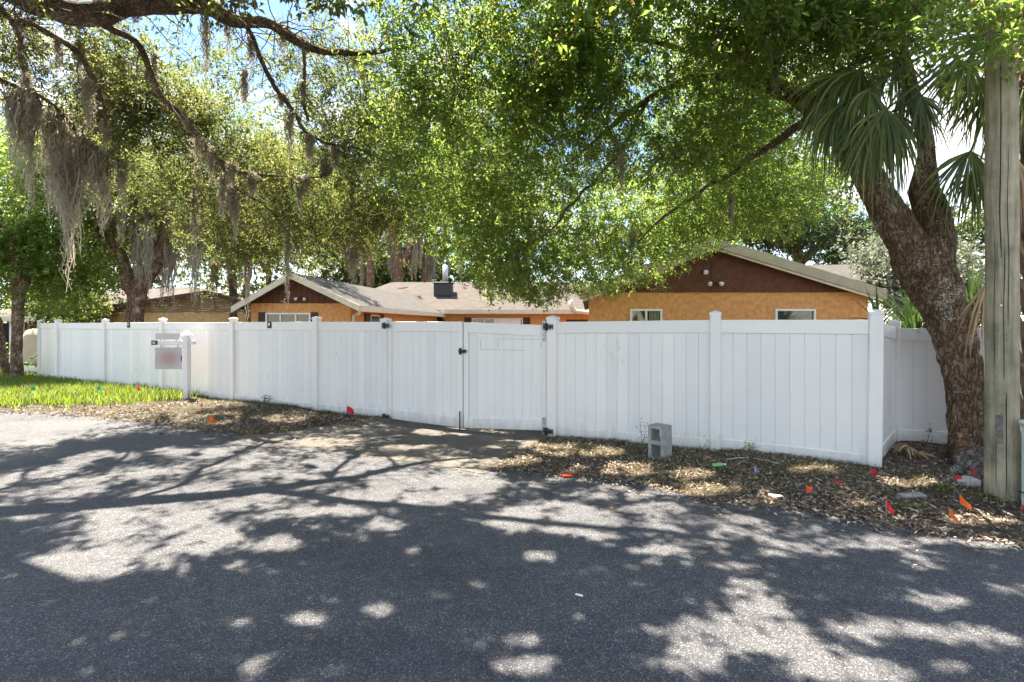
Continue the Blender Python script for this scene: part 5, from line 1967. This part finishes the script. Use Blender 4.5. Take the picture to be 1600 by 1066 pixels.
bg_tree('background_oak', 'dark green tree rising behind the right-hand gable', (*at(1240, 508, 30)[:2], 0),
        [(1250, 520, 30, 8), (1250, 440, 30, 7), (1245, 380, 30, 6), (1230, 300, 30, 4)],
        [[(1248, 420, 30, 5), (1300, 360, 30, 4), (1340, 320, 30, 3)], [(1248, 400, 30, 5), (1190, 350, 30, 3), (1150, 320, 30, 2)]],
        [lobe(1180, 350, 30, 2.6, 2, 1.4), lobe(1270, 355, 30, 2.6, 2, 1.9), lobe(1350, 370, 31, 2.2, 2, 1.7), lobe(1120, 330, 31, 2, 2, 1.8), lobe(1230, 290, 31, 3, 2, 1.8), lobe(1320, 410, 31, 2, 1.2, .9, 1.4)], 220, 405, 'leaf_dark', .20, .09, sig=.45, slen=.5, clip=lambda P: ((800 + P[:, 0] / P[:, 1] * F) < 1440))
bg_tree('silver_shrub', 'pale silvery flowering shrub between the house and the oak trunk', (*at(1405, 508, 19)[:2], 0),
        [(1405, 530, 19, 4), (1405, 470, 19, 4), (1400, 430, 19, 3), (1396, 390, 19, 2)], [[(1404, 470, 19, 3), (1425, 430, 19, 2), (1440, 400, 19, 1.5)], [(1405, 480, 19, 3), (1480, 440, 19, 2), (1515, 420, 19, 1.5)]],
        [lobe(1398, 430, 19, .75, .8, .95), lobe(1420, 465, 19, .8, .8, .6), lobe(1500, 430, 19, 1.0, .8, 1.1), lobe(1385, 400, 19.5, .6, .7, .6), lobe(1340, 395, 25, .8, .8, .5,   .5)], 110, 406, 'leaf_pale', .10, .06, sig=.25, cat='shrub')
bg_tree('hedge_shrub', 'leafy shrub between carport and neighbouring house at the far left', (*at(105, 508, 20.5)[:2], 0),
        [(105, 540, 20.5, 3), (105, 500, 20.5, 3), (108, 470, 20.5, 2)], [[(105, 505, 20.5, 2), (80, 480, 20.5, 1.5)], [(105, 500, 20.5, 2), (135, 478, 20.5, 1.5)]],
        [lobe(100, 490, 20.5, 1.2, .8, .8), lobe(85, 455, 20.8, 1.0, .8, .8), lobe(130, 470, 21, .9, .5, .5)], 60, 409, 'leaf_left', .10, .05, sig=.3, cat='shrub')
# woods far behind that close the view between the crowns
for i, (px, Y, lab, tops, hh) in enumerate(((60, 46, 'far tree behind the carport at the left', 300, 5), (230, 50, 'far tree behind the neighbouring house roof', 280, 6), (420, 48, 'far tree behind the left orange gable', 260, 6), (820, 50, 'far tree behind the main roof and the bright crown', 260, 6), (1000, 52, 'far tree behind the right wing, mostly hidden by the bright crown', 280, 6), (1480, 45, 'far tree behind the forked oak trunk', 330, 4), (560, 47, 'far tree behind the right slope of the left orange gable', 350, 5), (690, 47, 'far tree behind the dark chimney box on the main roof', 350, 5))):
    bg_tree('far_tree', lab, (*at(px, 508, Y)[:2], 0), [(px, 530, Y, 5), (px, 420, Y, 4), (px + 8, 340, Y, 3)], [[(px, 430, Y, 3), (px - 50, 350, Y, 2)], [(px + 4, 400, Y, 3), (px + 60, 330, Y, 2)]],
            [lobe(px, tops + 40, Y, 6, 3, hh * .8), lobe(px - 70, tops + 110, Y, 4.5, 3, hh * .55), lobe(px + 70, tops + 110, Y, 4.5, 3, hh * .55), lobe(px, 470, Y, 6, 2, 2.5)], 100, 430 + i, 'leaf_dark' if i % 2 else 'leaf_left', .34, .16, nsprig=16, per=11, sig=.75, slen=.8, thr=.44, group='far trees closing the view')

# ------------------------------------------------------------------ palm behind the utility pole
pm = np.array([*at(1640, 508, 5.75)[:2], 0])
pt_ = empty('cabbage_palm', pm, 'cabbage palm with drooping fan fronds behind the utility pole', 'palm tree')
PRr = .24
pz = np.linspace(-.1, 5.2, 40)
MB().tube([(pm[0] - .10 * (z / 5.2) ** 2, pm[1], z) for z in pz], [PRr * .85] * 40, 18, rough=.12, seed=21).build('trunk', M['palmboot'], pt_)
mb = MB()
vs = [(-.06, 0, 0), (.06, 0, 0), (.045, -.05, .22), (-.045, -.05, .22), (.05, -.12, .38), (-.05, -.12, .38), (-.06, -.035, 0), (.06, -.035, 0), (.045, -.085, .21), (-.045, -.085, .21), (.045, -.15, .36), (-.045, -.15, .36)]
mb.add(vs, [(0, 1, 2, 3), (3, 2, 4, 5), (6, 9, 8, 7), (9, 11, 10, 8), (0, 3, 9, 6), (3, 5, 11, 9), (1, 7, 8, 2), (2, 8, 10, 4), (5, 4, 10, 11), (0, 6, 7, 1)])
BOOT = mesh_of(mb, 'boot', M['palmboot'])
for r_ in range(22):
    for k in range(9):
        a = (k + (r_ % 2) * .5) / 9 * 2 * math.pi
        if math.sin(a) > .35:
            continue
        z = .1 + r_ * .23
        rr = PRr * .86
        o = put('boot', BOOT, pt_, (pm[0] - .10 * (z / 5.2) ** 2 + rr * math.cos(a), pm[1] + rr * math.sin(a), z), a + math.pi / 2 + random.uniform(-.15, .15))
        o.scale = (1, 1.0 + random.uniform(-.2, .3), 1 + random.uniform(-.15, .2))
crown_c = np.array([pm[0] - .12, pm[1], 4.9])


def fan(hub, axis, length, nseg, seed, mat, spread=2.3, droop=.9, petiole=True, width=.0135, normal=None):
    """fan frond: petiole from the palm heart, folded segments from the hub, tips drooping"""
    r = np.random.RandomState(seed)
    hub = np.asarray(hub, float)
    axis = unit(np.asarray(axis, float))
    nrm = unit(np.asarray(normal if normal is not None else (0.0, -1.0, .35), float))
    side = unit(np.cross(axis, nrm))
    nrm = np.cross(side, axis)
    Vv, Tt = [], []
    seg = 8
    for i in range(nseg):
        a = (i / (nseg - 1) - .5) * spread + r.normal(0, .02)
        d = axis * math.cos(a) + side * math.sin(a) + nrm * (.10 * r.normal() - .12 * abs(a))
        ln = length * (1 - .22 * abs(a) / (spread / 2)) * r.uniform(.62, 1.08)
        dr = droop * r.uniform(.5, 2.3)
        p = hub.copy()
        dirn = unit(d)
        w0 = width * r.uniform(.8, 1.15)
        s = unit(np.cross(dirn, nrm))
        tw = r.uniform(-.5, .5)
        base_i = len(Vv)
        for k in range(seg + 1):
            f = k / seg
            w = w0 * (min(1, .25 + f * 2.2)) * (1 - max(0, f - .3) / .71) + .001
            n2 = unit(np.cross(s, dirn))
            sd = s * math.cos(tw * f) + n2 * math.sin(tw * f)
            Vv.append(p - sd * w)
            Vv.append(p + n2 * w * .55)
            Vv.append(p + sd * w)
            dirn = unit(dirn + np.array([0, 0, -dr]) * (f ** .8) * .42 + r.normal(0, .06, 3))
            p = p + dirn * ln / seg
        for k in range(seg):
            b_ = base_i + k * 3
            Tt.append((b_, b_ + 1, b_ + 4, b_ + 3))
            Tt.append((b_ + 1, b_ + 2, b_ + 5, b_ + 4))
    o = np_mesh('frond', np.array(Vv), np.array(Tt), M[mat], pt_)
    if petiole:
        mid_ = (crown_c + hub) / 2 + np.array([0, 0, .22])
        q = resample(np.array([[*crown_c, .02], [*mid_, .016], [*hub, .011]]), .08)
        MB().tube(q[:, :3], q[:, 3], 6).build('petiole', M['palm'], o)
    return o


fan(at(1384, 172, 5.35), (-.25, -.1, -1.0), 1.2, 60, 1, 'palm', 2.2, 1.0)
fan(at(1345, 108, 5.6), (-.35, 0, -.9), 1.15, 60, 2, 'palm', 2.3, 1.3)
fan(at(1318, 112, 5.75), (-.5, 0, -.7), 1.0, 50, 22, 'palm', 2.0, 1.6)
fan(at(1400, 175, 5.6), (.0, 0, -1), 1.0, 50, 23, 'palm', 2.0, .9)
fan(at(1440, 150, 5.5), (.35, 0, -.9), .75, 34, 3, 'palm', 2.0, .7)
fan(at(1517, 236, 5.9), (-.05, .1, -1.0), 1.1, 50, 4, 'palm', 2.3, .8)
fan(at(1512, 95, 5.9), (-.10, .1, -1.0), .80, 44, 5, 'palm', 2.6, .6)
fan(at(1545, 150, 6.1), (-.25, .1, -1.0), .85, 36, 6, 'palm', 1.7, .7)
fan(at(1400, 90, 6.0), (-.05, .1, -1.0), .9, 40, 7, 'palm', 2.2, .7)
fan(at(1300, 150, 5.7), (-.3, 0, -1), 1.0, 40, 41, 'palm', 1.5, 1.2)
fan(at(1365, 200, 5.9), (-.1, 0, -1), 1.0, 44, 42, 'palm', 1.8, 1.2)
fan(at(1420, 130, 5.75), (.1, -.1, -1), .9, 40, 43, 'palm', 1.6, 1.2)
fan(at(1312, 165, 5.55), (-.2, -.1, -1), 1.05, 50, 51, 'palm', 1.7, 1.3)
fan(at(1358, 140, 5.45), (-.2, -.15, -1), 1.1, 54, 52, 'palm', 1.9, 1.2)
fan(at(1535, 120, 6.0), (-.2, .1, -1), .95, 46, 53, 'palm', 1.9, .9)
fan(at(1528, 262, 6.1), (.05, .1, -1), 1.0, 46, 54, 'palm', 1.9, .9)
fan(at(1500, 110, 6.2), (-.35, .1, -1), .8, 40, 55, 'palm', 2.0, 1.0)
fan(at(1290, 120, 5.9), (-.35, 0, -.9), .7, 30, 8, 'palm', 1.6, .7)
fan(at(1620, 60, 5.4), (.3, -.3, -.6), 1.0, 40, 9, 'palm', 2.2, .8)
fan(at(1660, -40, 5.6), (.3, -.2, .6), 1.1, 40, 10, 'palm', 2.4, .9)
fan(at(1540, -60, 5.9), (-.4, .2, .5), 1.1, 40, 11, 'palm', 2.4, .9)
fan(at(1543, 440, 5.4), (-.25, -.1, -1.0), .85, 26, 12, 'brownstraw', .75, .5, True, .016)
fan(at(1590, 250, 5.4), (.1, -.1, -1.0), .9, 26, 13, 'brownstraw', .8, .5, True, .016)

# dead frond lying at the fence corner
df_ = empty('fallen_frond', ground(1412, 712), 'dry grey fan frond lying at the foot of the fence corner', 'palm frond')
save = pt_
pt_ = df_
fan(ground(1420, 698, .10), (-.55, -.75, .10), .33, 22, 31, 'brownstraw', 2.7, .4, False, .016, normal=(.1, -.4, 1))
fan(ground(1435, 708, .06), (.9, -.4, .02), .2, 10, 32, 'brownstraw', 1.4, .3, False, .016, normal=(.1, -.4, 1))
pt_ = save


# ------------------------------------------------------------------ yuccas behind the fence corner
def yucca(label, base, hgt, n, ln, seed, w=.03):
    t = empty('yucca', base, label, 'plant', 'yuccas behind the fence corner')
    r = np.random.RandomState(seed)
    base = np.asarray(base, float)
    MB().tube([base, base + [0, 0, hgt]], [.07, .05], 10, rough=.2, seed=seed).build('stem', M['palmboot'], t)
    Vv, Qq = [], []
    for i in range(n):
        a = r.uniform(0, 6.28)
        el = r.uniform(-.15, 1.45)
        d = np.array([math.cos(a) * math.cos(el), math.sin(a) * math.cos(el), math.sin(el)])
        p = base + [0, 0, hgt * r.uniform(.75, 1.0)]
        s = unit(np.cross(d, [0, 0, 1.0]))
        l_ = ln * r.uniform(.75, 1.1)
        b_ = len(Vv)
        for k in range(6):
            f = k / 5
            ww = w * (.6 + 1.2 * f if f < .35 else 1.05 * (1 - f) / .65) + .002
            Vv.extend([p - s * ww, p + np.array([0, 0, -ww * .5]), p + s * ww])
            d = unit(d + np.array([0, 0, -.10 * f]))
            p = p + d * l_ / 5
        for k in range(5):
            Qq.append((b_ + k * 3, b_ + k * 3 + 1, b_ + k * 3 + 4, b_ + k * 3 + 3))
            Qq.append((b_ + k * 3 + 1, b_ + k * 3 + 2, b_ + k * 3 + 5, b_ + k * 3 + 4))
    np_mesh('leaves', np.array(Vv), np.array(Qq), M['yucca'], t)


yucca('spiky yucca showing just above the fence corner post', (*at(1372, 508, 8.6)[:2], 0), 1.75, 26, .62, 5, .022)
yucca('broad dark green yucca left of the oak trunk above the fence', (*at(1428, 508, 9.4)[:2], 0), 1.65, 70, 1.0, 6)
yucca('upright yucca partly hidden behind the oak trunk on its left side', (*at(1452, 508, 9.9)[:2], 0), 1.9, 60, 1.0, 7)
yucca('yucca showing to the right of the oak trunk', (*at(1520, 508, 9.6)[:2], 0), 1.9, 60, 1.1, 8)


# ------------------------------------------------------------------ grass, leaf litter, weeds
def blades(n, sampler, hmin, hmax, w, rng, lean=.5):
    X, Y = sampler(n)
    n = len(X)
    s, t = to_st(X, Y)
    z = ground_h(s, t)
    a = rng.uniform(0, 6.28, n)
    h = rng.uniform(hmin, hmax, n)
    ln = rng.uniform(.1, 1, n) * lean
    d = np.stack([np.cos(a) * ln, np.sin(a) * ln, np.ones(n)], 1)
    b0_ = np.stack([X, Y, z - .01], 1)
    sd = np.stack([-np.sin(a), np.cos(a), np.zeros(n)], 1) * (w * rng.uniform(.6, 1.2, n))[:, None]
    m1 = b0_ + d * (h * .55)[:, None]
    tpp = b0_ + d * h[:, None] + np.stack([np.cos(a), np.sin(a), -np.ones(n) * .5], 1) * (h * ln * .5)[:, None]
    V = np.stack([b0_ - sd, b0_ + sd, m1 + sd * .8, m1 - sd * .8, tpp], 1).reshape(-1, 3)
    k = np.arange(n)[:, None] * 5
    T = np.concatenate([k + [[0, 1, 2]], k + [[0, 2, 3]], k + [[3, 2, 4]]], 1).reshape(-1, 3)
    return V, T


rng = np.random.RandomState(77)
s255 = fence_s(262)


def lawn_sampler(n):
    s = rng.uniform(s255 - 1.6, 27, n)
    te_ = t_edge(s)
    f = rng.uniform(0, 1, n)
    t = .02 + f * (te_ - .05)
    pd_ = np.interp(s, [s255 - 1.6, s255 + .2, s255 + 1.2, 27], [.12, .7, 1, 1]) * np.where(f > np.interp(s, [s255 - 1.6, s255 + .5, s255 + 3, 27], [.45, .84, 1.03, 1.05]) + .25 * (vnoise(np.stack([s * 2, t * 2, s * 0], 1), 81) - .5), 0.05, 1)
    k = rng.uniform(0, 1, n) < pd_
    p = FC + s[k, None] * FU + t[k, None] * FN
    return p[:, 0], p[:, 1]


def lawn_back(n):
    s = rng.uniform(FLEN - .5, 30, n)
    t = rng.uniform(-5, .2, n)
    k = t < -.05 - (s - FLEN) * .2 * (s < FLEN + 3) * 0
    p = FC + s[k, None] * FU + t[k, None] * FN
    px = 800 + p[:, 0] / p[:, 1] * F
    q = px < 62
    return p[q, 0], p[q, 1]


V1, T1 = blades(52000, lawn_sampler, .09, .27, .007, rng, .7)
V2, T2 = blades(7000, lawn_back, .05, .16, .008, rng, .6)
np_mesh('grass', np.vstack([V1, V2]), np.vstack([T1, T2 + len(V1)]), M['grass'], kind='stuff')
bpy.data.objects['grass']['label'] = 'bright green grass along the left verge before the fence'
bpy.data.objects['grass']['category'] = 'grass'


def verge_sampler(n):
    s = rng.uniform(-2.5, s255 + 1, n)
    te_ = t_edge(s)
    t = rng.uniform(-.05, 1, n) ** 1.1 * te_
    t = np.where(np.isnan(t), 0.02, t)
    m = 1 - drive_mask(s, t)
    q = vnoise(np.stack([s * 2.1, t * 2.1, s * 0], 1), 91) * .6 + vnoise(np.stack([s * 6, t * 6, s * 0], 1), 92) * .4
    near = np.exp(-np.clip(t, 0, 9) / .35)
    k = (rng.uniform(0, 1, n) < m) & (q + near * .25 > .48)
    p = FC + s[k, None] * FU + t[k, None] * FN
    return p[:, 0], p[:, 1]


V1, T1 = blades(50000, verge_sampler, .025, .09, .0022, rng, 1.3)
o = np_mesh('sparse_grass', V1, T1, M['drygrass'], kind='stuff')
tag(o, 'sparse dry grass in the leaf litter along the fence', 'grass')


def litter(n, rng, srange, mat, name, label, ll=.05, dens=None, over=.16):
    s = rng.uniform(*srange, n)
    te_ = t_edge(s)
    f = rng.uniform(0.0, 1.0, n)
    f = np.where((s < -.1) & (rng.uniform(0, 1, n) < .45), -rng.uniform(0, 1.1, n), f)
    spill = rng.exponential(.11, n) * (rng.uniform(0, 1, n) < .09)
    t = np.where(spill > 0, te_ + spill, f * (te_ + .03))
    p = dens(s, t, te_) if dens else np.ones(n)
    k = rng.uniform(0, 1, n) < p
    s, t, te_ = s[k], t[k], te_[k]
    n = len(s)
    z = np.where(t > te_, .003, ground_h(s, t)) + rng.uniform(.0, .022, n) ** 1.0
    P = FC + s[:, None] * FU + t[:, None] * FN
    base = np.concatenate([P, z[:, None]], 1)
    a = rng.uniform(0, 6.28, n)
    tilt = rng.normal(0, .35, n)
    d = np.stack([np.cos(a) * np.cos(tilt), np.sin(a) * np.cos(tilt), np.sin(tilt)], 1)
    up_ = unit(rng.normal(0, .35, (n, 3)) + [0, 0, 1])
    sd = unit(np.cross(d, up_))
    nr = np.cross(sd, d)
    L_ = (ll * rng.uniform(.5, 1.3, n))[:, None]
    W2 = L_ * rng.uniform(.32, .5, (n, 1))
    fold = W2 * rng.uniform(-.1, .6, (n, 1))
    V = np.stack([base - d * L_ * .5, base + sd * W2 * .5 + nr * fold, base + d * L_ * .5 + nr * L_ * rng.uniform(-.05, .3, (n, 1)), base - sd * W2 * .5 + nr * fold], 1)
    V[:, :, 2] = np.maximum(V[:, :, 2], base[:, None, 2] - .004)
    V = V.reshape(-1, 3)
    k = np.arange(n)[:, None] * 4
    T = np.concatenate([k + [[0, 1, 2]], k + [[0, 2, 3]]], 1).reshape(-1, 3)
    o = np_mesh(name, V, T, mat, kind='stuff')
    tag(o, label, 'leaf litter')


def dens_r(s, t, te_):
    m = 1 - drive_mask(s, t) * .985
    q = vnoise(np.stack([s * 1.7, t * 1.7, s * 0], 1), 95)
    return m * np.clip(.35 + (q - .35) * 1.6 + .5 * (t / te_), .12, 1) * np.where(t > te_, .6, 1)


def dens_l(s, t, te_):
    m = 1 - drive_mask(s, t) * .985
    f = t / te_
    return m * np.clip(np.interp(s, [SG1, SG1 + 1.5, s255, s255 + 2.5, 20], [.5, 1, 1, .6, .25]) * np.where(f < np.interp(s, [SG1, s255 - 1, s255 + 1.5, 20], [.05, .25, .6, .9]), .12, 1) * np.clip((vnoise(np.stack([s * 2.6, t * 2.6, s * 0], 1), 97) - .2) * 2, .15, 1), 0, 1)


litter(36000, rng, (-2.8, SG0 + .5), M['litter'], 'leaf_litter', 'brown oak leaf litter on the right verge', .042, dens_r)
litter(30000, rng, (SG1 - .9, 20), M['litterp'], 'leaf_litter', 'greyish brown leaf litter on the left verge', .06, dens_l)


# a few green tufts and weeds that can be told apart
def weed(label, px, py, h, n, seed, mat='yucca', ll=.05, spread=.05, upright=True):
    b_ = ground(px, py, .0)
    b_[2] = gh(b_[:2])
    t = empty('weed', b_, label, 'plant')
    r = np.random.RandomState(seed)
    A, B_, Vs, Ts = [], [], [], []
    off = 0
    for i in range(n):
        tip = b_ + np.array([r.normal(0, spread), r.normal(0, spread), h * r.uniform(.6, 1)])
        A.append(b_)
        B_.append(tip)
        m_ = 9
        f = np.linspace(.25, 1, m_)[:, None]
        base = b_ + (tip - b_) * f
        D = unit(r.normal(0, 1, (m_, 3)) * [1, 1, .3])
        V, T = sprigs_to_leaves(base, D, r, 2, .02, ll, ll * .4, .1, .4)
        Vs.append(V)
        Ts.append(T + off)
        off += len(V)
    V, Q = sticks(np.array(A), np.array(B_), .004, .002)
    np_mesh('stems', V, Q, M['twig'], t)
    np_mesh('leaves', np.vstack(Vs), np.vstack(Ts), M[mat], t)


weed('thin leafy weed growing before the rear fence panel by the oak trunk', 1448, 702, .42, 1, 1, 'leaf_mid', .05, .02)
weed('bare thin weed standing left of the concrete block', 1003, 700, .42, 2, 2, 'leaf_dark', .03, .06)
weed('low green weed at the fence foot left of the blue flag', 1098, 703, .14, 4, 3, 'leaf_mid', .03, .05)
weed('low green weed at the fence foot behind the blue flag', 1172, 713, .12, 4, 4, 'leaf_mid', .03, .05)
weed('low weed at the fence foot between two left fence panels', 415, 634, .18, 4, 6, 'leaf_dark', .04, .07)
weed('leafy weeds at the base of the slim oak at the far left', 8, 590, .75, 16, 7, 'leaf_mid', .14, .35)
weed('climbing leafy weeds on the trunk beside the covered equipment', 33, 584, 1.0, 12, 8, 'leaf_mid', .13, .15)
# long blades at the foot of the utility pole
for i, (px, py, n, h, lab) in enumerate(((1560, 792, 12, .17, 'grass tuft at the foot of the utility pole'), (1470, 772, 60, .11, 'green grass tuft left of the orange flags'), (1530, 785, 50, .10, 'green grass tuft between orange flags and utility pole'), (1420, 800, 40, .09, 'green grass tuft near the road edge below the paver'), (905, 700, 80, .12, 'dry grass tuft at the foot of the right gate post'))):
    b_ = ground(px, py)
    r = np.random.RandomState(600 + i)
    V, T = blades(n, lambda k: (b_[0] + r.normal(0, .07, k), b_[1] + r.normal(0, .035, k)), h * .5, h, .004, r, 1.0)
    tag(np_mesh('grass_tuft', V, T, M['drygrass' if i in (0, 4) else 'grass']), lab, 'grass tuft')

# fine bare sprays of ferny stems and survey paint on the ground
mpa = plain('orange survey paint', (.34, .13, .08), .9, .5, 60)
for i, (px, py, rx, ry, lab) in enumerate(((956, 794, .035, .02, 'small orange paint dab on the asphalt below the driveway edge'), (1224, 829, .03, .016, 'small orange paint dab on the asphalt near the right verge'))):
    b_ = ground(px, py)
    r = np.random.RandomState(700 + i)
    vs = []
    for k in range(14):
        a = k / 14 * 6.283
        q = r.uniform(.55, 1.1)
        vs.append((b_[0] + rx * q * math.cos(a), b_[1] + ry * q * math.sin(a), .004))
    tag(MB().add(vs, [tuple(range(14))]).build('paint_mark', mpa), lab, 'paint mark')


# ------------------------------------------------------------------ overhead wires
def wire(label, a, b, sag, r=.008):
    a, b = np.array(a), np.array(b)
    P = [a + (b - a) * f + np.array([0, 0, -sag * 4 * f * (1 - f)]) for f in np.linspace(0, 1, 24)]
    tag(MB().tube(P, r, 6).build('overhead_wire', M['cable']), label, 'wire')


wire('thin pale wire crossing behind the hanging moss at the left', at(-150, 297, 18), at(420, 297, 18), .05, .014)
wire('thin wire slanting up from the left limb tip to the dark foliage', at(555, 240, 11), at(1555, -140, 6.5), .05, .008)
wire('upper thin wire crossing the white cloud at the right', at(1300, 205, 25), at(1700, 170, 25), .1, .012)
wire('lower thin wire crossing the white cloud at the right', at(1300, 250, 25), at(1700, 228, 25), .1, .012)
print('LEAF TRIS', NT)
